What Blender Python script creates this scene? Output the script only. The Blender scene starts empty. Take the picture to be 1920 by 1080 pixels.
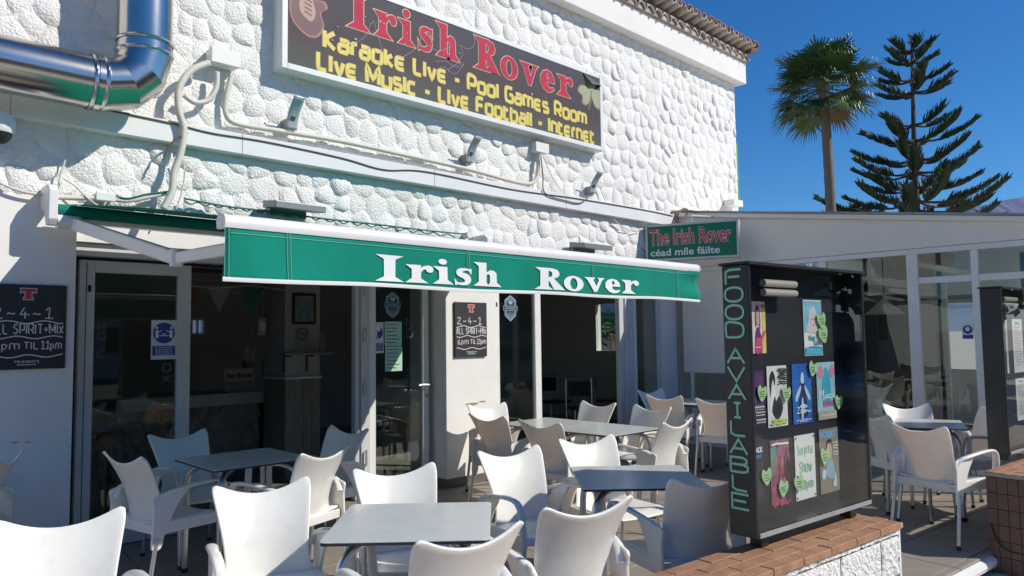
import bpy, bmesh, math, random
from mathutils import Vector, Matrix, noise

random.seed(7)
scene = bpy.context.scene
COL = scene.collection
R_ = math.radians

# ------------------------------------------------------------------ camera
FPX = 1387.0                       # focal length in pixels of the 1920 px wide photograph
YAW, PITCH, ROLL = R_(44.211), R_(3.767), R_(-0.737)
CAM = Vector((0.0, -5.913, 1.53))
_f = Vector((math.sin(YAW) * math.cos(PITCH), math.cos(YAW) * math.cos(PITCH), math.sin(PITCH)))
_r = Vector((math.cos(YAW), -math.sin(YAW), 0))
_u = _r.cross(_f)
CR = math.cos(ROLL) * _r + math.sin(ROLL) * _u
CU = -math.sin(ROLL) * _r + math.cos(ROLL) * _u
CF = _f
cd = bpy.data.cameras.new('camera')
cd.sensor_width = 36.0
cd.lens = FPX * 36.0 / 1920.0
cd.clip_start = 0.05
cd.clip_end = 20000
cam = bpy.data.objects.new('camera', cd)
COL.objects.link(cam)
mw = Matrix((CR, CU, -CF)).transposed().to_4x4()
mw.translation = CAM
cam.matrix_world = mw
scene.camera = cam

# ------------------------------------------------------------------ sky, sun, exposure
SUN_TO = Vector((0.70, -1.0, 0.95)).normalized()      # from the scene towards the sun
elev = math.asin(SUN_TO.z)
azim = math.atan2(SUN_TO.x, SUN_TO.y)
world = bpy.data.worlds.new('World')
scene.world = world
world.use_nodes = True
nt = world.node_tree
bg = nt.nodes['Background']
sky = nt.nodes.new('ShaderNodeTexSky')
sky.sky_type = 'NISHITA'
sky.sun_disc = False
sky.sun_elevation = elev
sky.sun_rotation = azim
sky.altitude = 0
sky.air_density = 1.0
sky.dust_density = 0.0
sky.ozone_density = 10.0
hs = nt.nodes.new('ShaderNodeHueSaturation')
hs.inputs['Saturation'].default_value = 1.14
nt.links.new(sky.outputs['Color'], hs.inputs['Color'])
nt.links.new(hs.outputs['Color'], bg.inputs['Color'])
bg.inputs['Strength'].default_value = 0.104
sl = bpy.data.lights.new('sun', 'SUN')
sl.energy = 3.9
sl.angle = R_(0.53)
sl.color = (1.0, 0.94, 0.83)
sun = bpy.data.objects.new('sun', sl)
COL.objects.link(sun)
sun.rotation_euler = (-SUN_TO).to_track_quat('-Z', 'Y').to_euler()
sun.location = (6, -8, 14)
vs = scene.view_settings
vs.view_transform = 'Standard'
vs.look = 'None'
vs.gamma = 1.0
vs.use_curve_mapping = False
vs.exposure = 0.15

# ------------------------------------------------------------------ photo pixel -> world
def ray(px, py):
    return CR * ((px - 960) / FPX) + CU * ((540 - py) / FPX) + CF
def FY(px, py, y=0.0):
    d = ray(px, py); return CAM + d * ((y - CAM.y) / d.y)
def FZ(px, py, z=0.0):
    d = ray(px, py); return CAM + d * ((z - CAM.z) / d.z)
def FX(px, py, x):
    d = ray(px, py); return CAM + d * ((x - CAM.x) / d.x)

# ------------------------------------------------------------------ materials
MATS = {}
def mat(name, col, rough=0.5, metal=0.0, var=0.0, vscale=4.0, bump=0.0, bscale=40.0, spec=0.5,
        col2=None, stain=None, stain_scale=2.0, stain_amt=0.5, stretch=None, bdist=0.01):
    if name in MATS: return MATS[name]
    m = bpy.data.materials.new(name); m.use_nodes = True
    n = m.node_tree.nodes; l = m.node_tree.links
    p = n['Principled BSDF']
    p.inputs['Roughness'].default_value = rough
    p.inputs['Metallic'].default_value = metal
    p.inputs['Specular IOR Level'].default_value = spec
    c = (*col, 1)
    p.inputs['Base Color'].default_value = c
    tc = n.new('ShaderNodeTexCoord')
    src = tc.outputs['Object']
    if stretch:
        mp = n.new('ShaderNodeMapping'); mp.inputs['Scale'].default_value = stretch
        l.new(src, mp.inputs['Vector']); src = mp.outputs['Vector']
    out = None
    if var > 0 or col2:
        nz = n.new('ShaderNodeTexNoise'); nz.inputs['Scale'].default_value = vscale
        nz.inputs['Detail'].default_value = 6; nz.inputs['Roughness'].default_value = 0.6
        l.new(src, nz.inputs['Vector'])
        rp = n.new('ShaderNodeValToRGB')
        rp.color_ramp.elements[0].position = 0.3; rp.color_ramp.elements[1].position = 0.7
        a = col2 if col2 else tuple(max(0, x * (1 - var)) for x in col)
        b = col if col2 else tuple(min(1, x * (1 + var * 0.5)) for x in col)
        rp.color_ramp.elements[0].color = (*a, 1); rp.color_ramp.elements[1].color = (*b, 1)
        l.new(nz.outputs['Fac'], rp.inputs['Fac']); out = rp.outputs['Color']
    if stain:
        n2 = n.new('ShaderNodeTexNoise'); n2.inputs['Scale'].default_value = stain_scale
        n2.inputs['Detail'].default_value = 8; n2.inputs['Roughness'].default_value = 0.7
        l.new(src, n2.inputs['Vector'])
        r2 = n.new('ShaderNodeMapRange')
        r2.inputs['From Min'].default_value = 0.52; r2.inputs['From Max'].default_value = 0.75
        r2.inputs['To Max'].default_value = stain_amt
        l.new(n2.outputs['Fac'], r2.inputs['Value'])
        mx = n.new('ShaderNodeMix'); mx.data_type = 'RGBA'
        l.new(r2.outputs['Result'], mx.inputs['Factor'])
        if out: l.new(out, mx.inputs['A'])
        else: mx.inputs['A'].default_value = c
        mx.inputs['B'].default_value = (*stain, 1)
        out = mx.outputs['Result']
    if out: l.new(out, p.inputs['Base Color'])
    if bump > 0:
        n3 = n.new('ShaderNodeTexNoise'); n3.inputs['Scale'].default_value = bscale
        n3.inputs['Detail'].default_value = 5
        l.new(src, n3.inputs['Vector'])
        bp = n.new('ShaderNodeBump'); bp.inputs['Strength'].default_value = bump
        bp.inputs['Distance'].default_value = bdist
        l.new(n3.outputs['Fac'], bp.inputs['Height']); l.new(bp.outputs['Normal'], p.inputs['Normal'])
    MATS[name] = m
    return m

def glass_mat(name, tint=(0.9, 0.95, 0.93), refl=0.05, rough=0.0):
    if name in MATS: return MATS[name]
    m = bpy.data.materials.new(name); m.use_nodes = True
    n = m.node_tree.nodes; l = m.node_tree.links
    n.clear()
    o = n.new('ShaderNodeOutputMaterial'); t = n.new('ShaderNodeBsdfTransparent'); g = n.new('ShaderNodeBsdfGlossy')
    t.inputs['Color'].default_value = (*tint, 1); g.inputs['Roughness'].default_value = rough
    f = n.new('ShaderNodeLayerWeight'); f.inputs['Blend'].default_value = 0.5      # 'Facing' = 1 - |cos|
    pw = n.new('ShaderNodeMath'); pw.operation = 'POWER'; pw.inputs[1].default_value = 5.0
    ad = n.new('ShaderNodeMath'); ad.operation = 'MULTIPLY_ADD'; ad.inputs[1].default_value = 0.9; ad.inputs[2].default_value = refl; ad.use_clamp = True
    mx = n.new('ShaderNodeMixShader')
    l.new(f.outputs['Facing'], pw.inputs[0]); l.new(pw.outputs[0], ad.inputs[0]); l.new(ad.outputs[0], mx.inputs['Fac'])
    l.new(t.outputs[0], mx.inputs[1]); l.new(g.outputs[0], mx.inputs[2]); l.new(mx.outputs[0], o.inputs['Surface'])
    MATS[name] = m
    return m

W_STONE = mat('white_painted_stone', (0.86, 0.845, 0.81), 0.75, var=0.06, vscale=3, bump=0.9, bscale=55, bdist=0.02,
              stain=(0.60, 0.50, 0.38), stain_scale=1.9, stain_amt=0.5)
W_PLASTER = mat('white_plaster', (0.82, 0.80, 0.765), 0.8, var=0.05, vscale=2, bump=0.15, bscale=90, stain=(0.5, 0.48, 0.45), stain_scale=3, stain_amt=0.18)
W_METAL = mat('white_lacquered_metal', (0.78, 0.78, 0.77), 0.35, var=0.04, vscale=6)
W_PVC = mat('white_pvc', (0.80, 0.79, 0.76), 0.4, var=0.05, vscale=5, stain=(0.45, 0.44, 0.42), stain_scale=6, stain_amt=0.15)
G_ALU = mat('grey_frame', (0.60, 0.61, 0.60), 0.4, var=0.06, vscale=5)
FASCIA = mat('fascia_panel', (0.84, 0.80, 0.72), 0.6, var=0.05, vscale=1.5, stain=(0.5, 0.48, 0.44), stain_scale=4, stain_amt=0.15)
GLASS = glass_mat('pane_glass', (0.80, 0.86, 0.84))
GLASS_C = glass_mat('case_glass', (0.95, 0.97, 0.97), 0.022)
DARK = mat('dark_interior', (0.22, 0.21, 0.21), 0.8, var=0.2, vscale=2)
BLACK = mat('black_lacquer', (0.012, 0.012, 0.014), 0.35, var=0.3, vscale=8, bump=0.05, bscale=60)
BLACKP = mat('black_plastic', (0.02, 0.02, 0.022), 0.5)
CHAIR = mat('white_resin', (0.83, 0.81, 0.765), 0.27, var=0.035, vscale=4, stain=(0.50, 0.43, 0.34), stain_scale=11, stain_amt=0.28, bump=0.03, bscale=160)
pb = CHAIR.node_tree.nodes['Principled BSDF']
pb.inputs['Subsurface Weight'].default_value = 0.65
pb.inputs['Subsurface Radius'].default_value = (1.0, 0.66, 0.42)
pb.inputs['Subsurface Scale'].default_value = 0.020
ALU = mat('anodised_aluminium', (0.62, 0.63, 0.64), 0.32, metal=0.9, var=0.06)
TABLE = mat('grey_laminate', (0.64, 0.665, 0.65), 0.20, var=0.05, vscale=7, bump=0.015, bscale=300, stain=(0.48, 0.49, 0.47), stain_scale=16, stain_amt=0.3)
TEDGE = mat('dark_laminate_edge', (0.03, 0.03, 0.033), 0.45)
GREEN = mat('green_canvas', (0.003, 0.235, 0.165), 0.85, var=0.16, vscale=2.2, bump=0.5, bscale=3.5, bdist=0.03, spec=0.2, stretch=(1, 1, .45))
GREEN2 = mat('green_canvas_hem', (0.004, 0.20, 0.145), 0.85, var=0.08, vscale=5, spec=0.2)
THREAD = mat('pale_thread', (0.22, 0.52, 0.42), 0.8)
STEEL = mat('stainless_steel', (0.60, 0.56, 0.51), 0.19, metal=1.0, var=0.12, vscale=3, bump=0.04, bscale=8)
STEEL2 = mat('stainless_band', (0.60, 0.60, 0.61), 0.22, metal=1.0)
CONDUIT = mat('ivory_conduit', (0.66, 0.63, 0.56), 0.55, var=0.08, vscale=10)
CABLE_W = mat('pale_cable', (0.62, 0.60, 0.55), 0.6)
CABLE_B = mat('brown_cable', (0.13, 0.075, 0.055), 0.6)
CABLE_G = mat('green_cable', (0.02, 0.16, 0.12), 0.6)
GREYL = mat('grey_lamp_metal', (0.24, 0.25, 0.26), 0.4, metal=0.3)
SILVER = mat('silver_paint', (0.52, 0.56, 0.60), 0.35, metal=0.35)
TERRA = mat('terracotta', (0.33, 0.145, 0.085), 0.85, col2=(0.16, 0.085, 0.06), vscale=7, stain=(0.55, 0.50, 0.44), stain_scale=12, stain_amt=0.6, bump=0.3, bscale=50)
MORTAR_T = mat('whitewashed_tile', (0.58, 0.53, 0.47), 0.85, col2=(0.30, 0.22, 0.17), vscale=9, bump=0.3, bscale=50)
COPING = mat('clay_coping', (0.42, 0.215, 0.115), 0.75, col2=(0.27, 0.135, 0.075), vscale=9, stain=(0.45, 0.33, 0.22), stain_scale=14, stain_amt=0.5, bump=0.35, bscale=70)
GROUT = mat('sandy_grout', (0.42, 0.36, 0.29), 0.9, var=0.15, vscale=20)
SPLIT = mat('split_face_block', (0.80, 0.80, 0.79), 0.85, var=0.04, vscale=5, bump=1.0, bscale=42, bdist=0.03)
TILE = mat('terrace_tile', (0.33, 0.285, 0.24), 0.55, col2=(0.26, 0.22, 0.185), vscale=5, stain=(0.2, 0.17, 0.15), stain_scale=9, stain_amt=0.4, bump=0.06, bscale=60)
TILE_B = mat('terrace_bed', (0.22, 0.195, 0.17), 0.9, var=0.2, vscale=8)
PAVE = mat('beige_pavement', (0.60, 0.52, 0.42), 0.85, var=0.2, vscale=3, bump=0.2, bscale=80)
WHITE = mat('white_print', (0.80, 0.80, 0.79), 0.6)
CHALK = mat('white_chalk', (0.72, 0.71, 0.70), 0.9, var=0.25, vscale=40)
CHALK_P = mat('pink_chalk', (0.74, 0.60, 0.61), 0.9, var=0.25, vscale=40)
BOARD = mat('chalkboard_black', (0.026, 0.026, 0.03), 0.6, var=0.35, vscale=5, stain=(0.10, 0.10, 0.11), stain_scale=3, stain_amt=0.35)
RED = mat('red_print', (0.55, 0.03, 0.05), 0.6)
BLUE = mat('blue_print', (0.02, 0.05, 0.33), 0.5)

# ------------------------------------------------------------------ object helpers
def wmat(o):
    m = Matrix.LocRotScale(o.location, o.rotation_euler, None)
    return wmat(o.parent) @ m if o.parent else m
def tag(o, label=None, cat=None, group=None, kind=None):
    if label: o['label'] = label
    if cat: o['category'] = cat
    if group: o['group'] = group
    if kind: o['kind'] = kind
    return o
def thing(name, label, cat, loc=(0, 0, 0), rz=0.0, group=None):
    o = bpy.data.objects.new(name, None); COL.objects.link(o)
    o.empty_display_size = 0.1
    o.location = loc; o.rotation_euler = (0, 0, rz)
    return tag(o, label, cat, group)
def link_mesh(name, me, parent=None, m=None):
    o = bpy.data.objects.new(name, me); COL.objects.link(o)
    if m: me.materials.clear(); me.materials.append(m)
    if parent: o.parent = parent
    return o

class MB:
    """collects shapes into one mesh"""
    def __init__(s): s.v = []; s.f = []; s.mi = []; s.cur = 0
    def add(s, vs, fs):
        b = len(s.v); s.v += [tuple(v) for v in vs]
        for f in fs: s.f.append([b + i for i in f]); s.mi.append(s.cur)
        return s
    def box(s, x0, x1, y0, y1, z0, z1):
        if x1 < x0: x0, x1 = x1, x0
        if y1 < y0: y0, y1 = y1, y0
        if z1 < z0: z0, z1 = z1, z0
        return s.add([(x0, y0, z0), (x1, y0, z0), (x1, y1, z0), (x0, y1, z0), (x0, y0, z1), (x1, y0, z1), (x1, y1, z1), (x0, y1, z1)],
                     [(0, 3, 2, 1), (4, 5, 6, 7), (0, 1, 5, 4), (1, 2, 6, 5), (2, 3, 7, 6), (3, 0, 4, 7)])
    def bar(s, a, b, w, h, up=(0, 0, 1)):
        """box beam from a to b, w wide, h high"""
        a = Vector(a); b = Vector(b); d = (b - a).normalized(); up = Vector(up)
        sd = d.cross(up).normalized() * w / 2; u = sd.cross(d).normalized() * h / 2
        vs = [p + i * sd + j * u for p in (a, b) for i, j in ((-1, -1), (1, -1), (1, 1), (-1, 1))]
        return s.add(vs, [(3, 2, 1, 0), (4, 5, 6, 7), (0, 1, 5, 4), (1, 2, 6, 5), (2, 3, 7, 6), (3, 0, 4, 7)])
    def tube(s, pts, r, n=8, r2=None, caps=True, rads=None, up=None):
        pts = [Vector(p) for p in pts]; N = len(pts); rings = []
        t0 = (pts[1] - pts[0]).normalized()
        ref = Vector(up) if up else (Vector((0, 0, 1)) if abs(t0.z) < 0.9 else Vector((1, 0, 0)))
        nrm = (ref - t0 * ref.dot(t0)).normalized()
        for i, p in enumerate(pts):
            t = (pts[min(i + 1, N - 1)] - pts[max(i - 1, 0)]).normalized()
            nrm = (nrm - t * nrm.dot(t))
            if nrm.length < 1e-6: nrm = t.orthogonal()
            nrm.normalize(); bn = t.cross(nrm)
            ra = rads[i] if rads else r; rb = (r2 if r2 else ra) if not rads else ra * ((r2 / r) if r2 else 1)
            rings.append([p + nrm * (rb * math.sin(2 * math.pi * k / n)) + bn * (ra * math.cos(2 * math.pi * k / n)) for k in range(n)])
        vs = [v for rg in rings for v in rg]; fs = []
        for i in range(N - 1):
            for k in range(n):
                fs.append((i * n + k, i * n + (k + 1) % n, (i + 1) * n + (k + 1) % n, (i + 1) * n + k))
        if caps:
            fs.append(tuple(range(n))[::-1]); fs.append(tuple((N - 1) * n + k for k in range(n)))
        return s.add(vs, fs)
    def lathe(s, prof, c=(0, 0, 0), n=16):
        """profile of (radius, height) turned about a vertical axis"""
        c = Vector(c); vs = [c + Vector((r * math.cos(2 * math.pi * k / n), r * math.sin(2 * math.pi * k / n), h)) for r, h in prof for k in range(n)]
        fs = [(i * n + k, i * n + (k + 1) % n, (i + 1) * n + (k + 1) % n, (i + 1) * n + k) for i in range(len(prof) - 1) for k in range(n)]
        fs.append(tuple(range(n))[::-1]); fs.append(tuple((len(prof) - 1) * n + k for k in range(n)))
        return s.add(vs, fs)
    def prism(s, poly, fn, d):
        """poly of 2D points; fn(u,v,w) -> 3D; thickness d along w"""
        n = len(poly); vs = [fn(u, v, 0) for u, v in poly] + [fn(u, v, d) for u, v in poly]
        return s.add(vs, [tuple(range(n))[::-1], tuple(range(n, 2 * n))] + [(i, (i + 1) % n, n + (i + 1) % n, n + i) for i in range(n)])
    def grid(s, fn, nu, nv):
        vs = [fn(i / nu, j / nv) for j in range(nv + 1) for i in range(nu + 1)]
        return s.add(vs, [(j * (nu + 1) + i, j * (nu + 1) + i + 1, (j + 1) * (nu + 1) + i + 1, (j + 1) * (nu + 1) + i) for j in range(nv) for i in range(nu)])
    def build(s, name, m, parent=None, world=True, smooth=False, bev=0.0, bseg=2, angle=35, fixn=True):
        me = bpy.data.meshes.new(name)
        vs = s.v
        if world and parent:
            inv = wmat(parent).inverted(); vs = [inv @ Vector(v) for v in s.v]
        me.from_pydata([tuple(v) for v in vs], [], s.f)
        ms = m if isinstance(m, (list, tuple)) else [m]
        for q in ms: me.materials.append(q)
        if len(ms) > 1:
            for p, i in zip(me.polygons, s.mi): p.material_index = i
        if fixn or bev > 0:
            bm = bmesh.new(); bm.from_mesh(me)
            if fixn: bmesh.ops.recalc_face_normals(bm, faces=bm.faces[:])
            if bev > 0:
                ed = [e for e in bm.edges if len(e.link_faces) == 2 and e.calc_face_angle(0) > R_(30)]
                bmesh.ops.bevel(bm, geom=ed, offset=bev, segments=bseg, affect='EDGES', profile=0.5, clamp_overlap=True)
            bm.to_mesh(me); bm.free()
        if smooth:
            for p in me.polygons: p.use_smooth = True
            try: me.set_sharp_from_angle(angle=R_(angle))
            except Exception: pass
        me.update()
        return link_mesh(name, me, parent)

def bake(me, mods):
    """run modifiers on a mesh and return the finished mesh"""
    o = bpy.data.objects.new('tmp', me); COL.objects.link(o)
    for t, kw in mods:
        md = o.modifiers.new(t, t)
        for k, v in kw.items(): setattr(md, k, v)
    dg = bpy.context.evaluated_depsgraph_get()
    r = bpy.data.meshes.new_from_object(o.evaluated_get(dg))
    bpy.data.objects.remove(o)
    return r

def copy_thing(o, loc, rz, label, group=None):
    c = o.copy(); COL.objects.link(c); c.location = loc; c.rotation_euler = (0, 0, rz)
    c['label'] = label
    if group: c['group'] = group
    for ch in list(o.children):
        k = ch.copy(); COL.objects.link(k); k.parent = c
        for g in list(ch.children):
            q = g.copy(); COL.objects.link(q); q.parent = k
    return c

def catmull(pts, n=6, closed=False):
    P = [Vector(p) for p in pts]; out = []
    N = len(P)
    if N < 3: return P
    for i in range(N if closed else N - 1):
        if closed: a, b, c, d = P[i - 1], P[i], P[(i + 1) % N], P[(i + 2) % N]
        else: a, b, c, d = P[max(i - 1, 0)], P[i], P[i + 1], P[min(i + 2, N - 1)]
        for k in range(n):
            t = k / n
            out.append(0.5 * ((2 * b) + (c - a) * t + (2 * a - 5 * b + 4 * c - d) * t * t + (3 * b - a - 3 * c + d) * t ** 3))
    if not closed: out.append(P[-1])
    return out

# ------------------------------------------------------------------ lettering
def plane_fn(o, right, up):
    """maps (u,v,w) to a point on a flat panel: o + u*right + v*up + w*normal (towards the reader)"""
    o = Vector(o); right = Vector(right).normalized(); up = Vector(up).normalized(); nrm = right.cross(up)
    return lambda u, v, w=0.0: o + right * u + up * v + nrm * w

def fill_mesh(polys, offset=0.0, extrude=0.0):
    """filled 2D mesh of closed polygons; even-odd holes"""
    cu = bpy.data.curves.new('tmp', 'CURVE'); cu.dimensions = '2D'; cu.fill_mode = 'BOTH' if extrude else 'FRONT'
    cu.extrude = extrude; cu.offset = offset
    for pl in polys:
        sp = cu.splines.new('POLY'); sp.points.add(len(pl) - 1)
        for q, (x, y) in zip(sp.points, pl): q.co = (x, y, 0, 1)
        sp.use_cyclic_u = True
    o = bpy.data.objects.new('tmp', cu); COL.objects.link(o)
    me = bpy.data.meshes.new_from_object(o.evaluated_get(bpy.context.evaluated_depsgraph_get()))
    bpy.data.objects.remove(o)
    return me
def text_polys(txt, size=1.0, offset=0.0):
    cu = bpy.data.curves.new('tmp', 'FONT'); cu.body = txt; cu.size = size; cu.offset = offset; cu.fill_mode = 'FRONT'
    cu.resolution_u = 4
    o = bpy.data.objects.new('tmp', cu); COL.objects.link(o)
    me = bpy.data.meshes.new_from_object(o.evaluated_get(bpy.context.evaluated_depsgraph_get()))
    bpy.data.objects.remove(o)
    return me
def mesh_to(mb, me, fn, sx=1, sy=1, dx=0, dy=0, w=0.0, shear=0.0):
    mb.add([fn(dx + v.co.x * sx + shear * v.co.y, dy + v.co.y * sy, w) for v in me.vertices], [tuple(p.vertices) for p in me.polygons])
    bpy.data.meshes.remove(me)
def put_text(mb, txt, fn, x0, x1, y0, y1, w, offset=0.0, cap=True, bold=0.0):
    """default-font text fitted into a box (y0..y1 is the capital height)"""
    me = text_polys(txt, 1.0, bold)
    xs = [v.co.x for v in me.vertices]; ys = [v.co.y for v in me.vertices]
    if not xs: return
    a, b = min(xs), max(xs); c, d = (min(ys), max(ys)) if cap else (0, 0.72)
    sx = (x1 - x0) / (b - a); sy = (y1 - y0) / (d - c)
    mesh_to(mb, me, fn, sx, sy, x0 - a * sx, y0 - c * sy, w)

def ribbon(mb, pts, fn, wd, w, closed=False):
    """flat stroke of width wd along 2D points"""
    P = [Vector((p[0], p[1])) for p in pts]
    Q = [P[0]]
    for p in P[1:]:
        if (p - Q[-1]).length > 1e-5: Q.append(p)
    P = Q; N = len(P)
    if N < 2: return
    L = []; Rr = []
    for i in range(N):
        if closed: a = (P[i] - P[i - 1]).normalized(); b = (P[(i + 1) % N] - P[i]).normalized()
        else:
            a = (P[i] - P[i - 1]).normalized() if i > 0 else (P[1] - P[0]).normalized()
            b = (P[i + 1] - P[i]).normalized() if i < N - 1 else a
        t = (a + b)
        t = t.normalized() if t.length > 1e-4 else a
        nn = Vector((-t.y, t.x)); k = max(0.45, nn.dot(Vector((-a.y, a.x))))
        L.append(P[i] + nn * (wd / 2 / k)); Rr.append(P[i] - nn * (wd / 2 / k))
    vs = [fn(p.x, p.y, w) for p in L] + [fn(p.x, p.y, w) for p in Rr]
    fs = [(N + i, N + i + 1, i + 1, i) for i in range(N - 1)]
    if closed: fs.append((N + N - 1, N, 0, N - 1))
    mb.add(vs, fs)

SG = {  # stroke letters: (advance width, strokes)
 'K': (.62, [[(0, 0), (0, 1)], [(.6, 1), (.1, .5), (.62, 0)]]), 'a': (.56, [[(.05, .72), (.46, .72), (.56, .62), (.56, 0)], [(.56, .42), (.12, .42), (.02, .32), (.02, .1), (.12, 0), (.56, 0)]]),
 'r': (.28, [[(0, 0), (0, .58), (.12, .72), (.32, .72)]]), 'o': (.57, [[(.12, .72), (.45, .72), (.57, .6), (.57, .12), (.45, 0), (.12, 0), (0, .12), (0, .6), (.12, .72)]]),
 'k': (.5, [[(0, 0), (0, 1)], [(.46, .72), (.08, .38), (.5, 0)]]), 'e': (.54, [[(.54, 0), (.15, 0), (0, .14), (0, .58), (.14, .72), (.54, .72)], [(.1, .36), (.5, .36)]]),
 'L': (.5, [[(0, 1), (0, .15), (.14, 0), (.5, 0)]]), 'i': (.02, [[(0, 0), (0, .97)]]), 'v': (.52, [[(0, .72), (.26, .02), (.52, .72)]]), '-': (.36, [[(0, .4), (.36, .4)]]),
 'P': (.58, [[(0, 0), (0, 1), (.45, 1), (.58, .88), (.58, .52), (.45, .4), (.08, .4)]]), 'l': (.02, [[(0, 0), (0, 1)]]),
 'G': (.6, [[(.6, 1), (.15, 1), (0, .85), (0, .15), (.15, 0), (.6, 0), (.6, .48), (.32, .48)]]),
 'm': (.84, [[(0, 0), (0, .72), (.32, .72), (.42, .62), (.42, 0)], [(.46, .72), (.72, .72), (.84, .6), (.84, 0)]]),
 's': (.5, [[(.5, .72), (.12, .72), (.02, .64), (.02, .46), (.12, .38), (.4, .36), (.5, .28), (.5, .1), (.4, 0), (0, 0)]]),
 'R': (.6, [[(0, 0), (0, 1), (.45, 1), (.58, .88), (.58, .56), (.45, .44), (.08, .44)], [(.3, .42), (.6, 0)]]),
 'M': (.8, [[(0, 0), (0, 1), (.4, .3), (.8, 1), (.8, 0)]]), 'u': (.54, [[(0, .72), (0, .12), (.12, 0), (.54, 0), (.54, .72)]]),
 'c': (.5, [[(.5, .72), (.14, .72), (0, .58), (0, .14), (.14, 0), (.5, 0)]]), 'F': (.55, [[(0, 0), (0, .85), (.14, 1), (.55, 1)], [(.08, .5), (.5, .5)]]),
 't': (.38, [[(0, .95), (0, .12), (.12, 0), (.38, 0)], [(.05, .72), (.36, .72)]]), 'b': (.54, [[(0, 1), (0, 0), (.42, 0), (.54, .12), (.54, .6), (.42, .72), (.06, .72)]]),
 'I': (.02, [[(0, 0), (0, 1)]]), 'n': (.52, [[(0, 0), (0, .72), (.4, .72), (.52, .6), (.52, 0)]]), ' ': (.22, []),
 'O': (.7, [[(.35, 1), (.12, .92), (0, .7), (0, .3), (.12, .08), (.35, 0), (.58, .08), (.7, .3), (.7, .7), (.58, .92), (.35, 1)]]),
 'D': (.64, [[(0, 0), (0, 1), (.4, 1), (.58, .88), (.64, .65), (.64, .35), (.58, .12), (.4, 0), (0, 0)]]), 'A': (.66, [[(0, 0), (.33, 1), (.66, 0)], [(.14, .36), (.52, .36)]]),
 'V': (.66, [[(0, 1), (.33, 0), (.66, 1)]]), 'B': (.6, [[(0, 0), (0, 1), (.42, 1), (.56, .88), (.56, .64), (.42, .52), (.05, .52)], [(.42, .52), (.6, .4), (.6, .12), (.44, 0), (0, 0)]]),
 'E': (.58, [[(.58, 1), (0, 1), (0, 0), (.58, 0)], [(.05, .52), (.5, .52)]]), '.': (.05, [[(0, .45), (.05, .5)]]),
 '2': (.6, [[(.05, .82), (.15, .97), (.38, 1), (.5, .85), (.42, .6), (.02, .05), (.2, .02), (.65, 0)]]), '~': (.45, [[(0, .38), (.12, .5), (.3, .38), (.45, .5)]]),
 '4': (.55, [[(.3, 1), (.05, .42), (.3, .38), (.6, .36)], [(.36, .62), (.34, -.02)]]), '1': (.4, [[(.05, .78), (.3, 1), (.26, .02)], [(0, 0), (.55, .02)]]),
 'S': (.6, [[(.55, .9), (.35, 1), (.1, .85), (.15, .62), (.45, .42), (.5, .18), (.3, 0), (0, .1)]]), 'T': (.6, [[(0, .96), (.62, 1)], [(.32, .98), (.28, 0)]]),
 '+': (.4, [[(0, .42), (.4, .46)], [(.2, .66), (.2, .2)]]), 'X': (.5, [[(0, .8), (.5, 0)], [(.48, .82), (0, 0)]]),
 '6': (.5, [[(.42, 1), (.12, .7), (.02, .3), (.2, 0), (.42, .1), (.46, .34), (.26, .48), (.05, .3)]]), 'p': (.5, [[(.05, .68), (.02, -.3)], [(.04, .55), (.25, .7), (.45, .58), (.42, .2), (.2, .08), (.04, .18)]]),
 'N': (.6, [[(0, 0), (0, 1), (.58, 0), (.6, 1)]]), 'h': (.5, [[(0, 1), (0, 0)], [(0, .5), (.2, .7), (.45, .6), (.48, 0)]]), 'w': (.7, [[(0, .7), (.18, 0), (.35, .55), (.52, 0), (.7, .7)]]),
 'U': (.6, [[(0, 1), (0, .2), (.12, 0), (.48, 0), (.6, .2), (.6, 1)]]), 'Y': (.6, [[(0, 1), (.3, .5), (.6, 1)], [(.3, .5), (.3, 0)]]),
 '0': (.5, [[(.25, 1), (.04, .75), (.04, .25), (.25, 0), (.46, .25), (.46, .75), (.25, 1)]]), 'C': (.6, [[(.58, .85), (.4, 1), (.15, .95), (0, .65), (0, .35), (.15, .05), (.4, 0), (.58, .15)]]),
}
def stroke_text(mb, txt, fn, x0, x1, y0, y1, wd, w, gap=.3, smooth=0, wob=0.0, dw=0.0006):
    tot = sum(SG[c][0] for c in txt) + gap * (len(txt) - 1)
    sx = (x1 - x0) / tot; sy = (y1 - y0); x = 0.0; k = 0
    for c in txt:
        wd_, st = SG[c]
        for s_ in st:
            p = [((x + a) * sx + x0 + random.uniform(-wob, wob), y0 + b * sy + random.uniform(-wob, wob)) for a, b in s_]
            if smooth and len(p) > 2: p = [tuple(q) for q in catmull([(a, b, 0) for a, b in p], smooth)]
            ribbon(mb, [(q[0], q[1]) for q in p], fn, wd, w + (k % 4) * dw); k += 1
        x += wd_ + gap

def stroke_words(parent, name, m, txt, fn, x0, x1, y0, y1, wd, w, gap=.3, smooth=0, wob=0.0, dw=0.0006):
    tot = sum(SG[c][0] for c in txt) + gap * (len(txt) - 1); sx = (x1 - x0) / tot; x = 0.0
    for word in txt.split(' '):
        wl = sum(SG[c][0] for c in word) + gap * (len(word) - 1)
        mb = MB(); stroke_text(mb, word, fn, x0 + x * sx, x0 + (x + wl) * sx, y0, y1, wd, w, gap, smooth, wob, dw); mb.build(name, m, parent, fixn=False)
        x += wl + SG[' '][0] + 2 * gap

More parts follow.
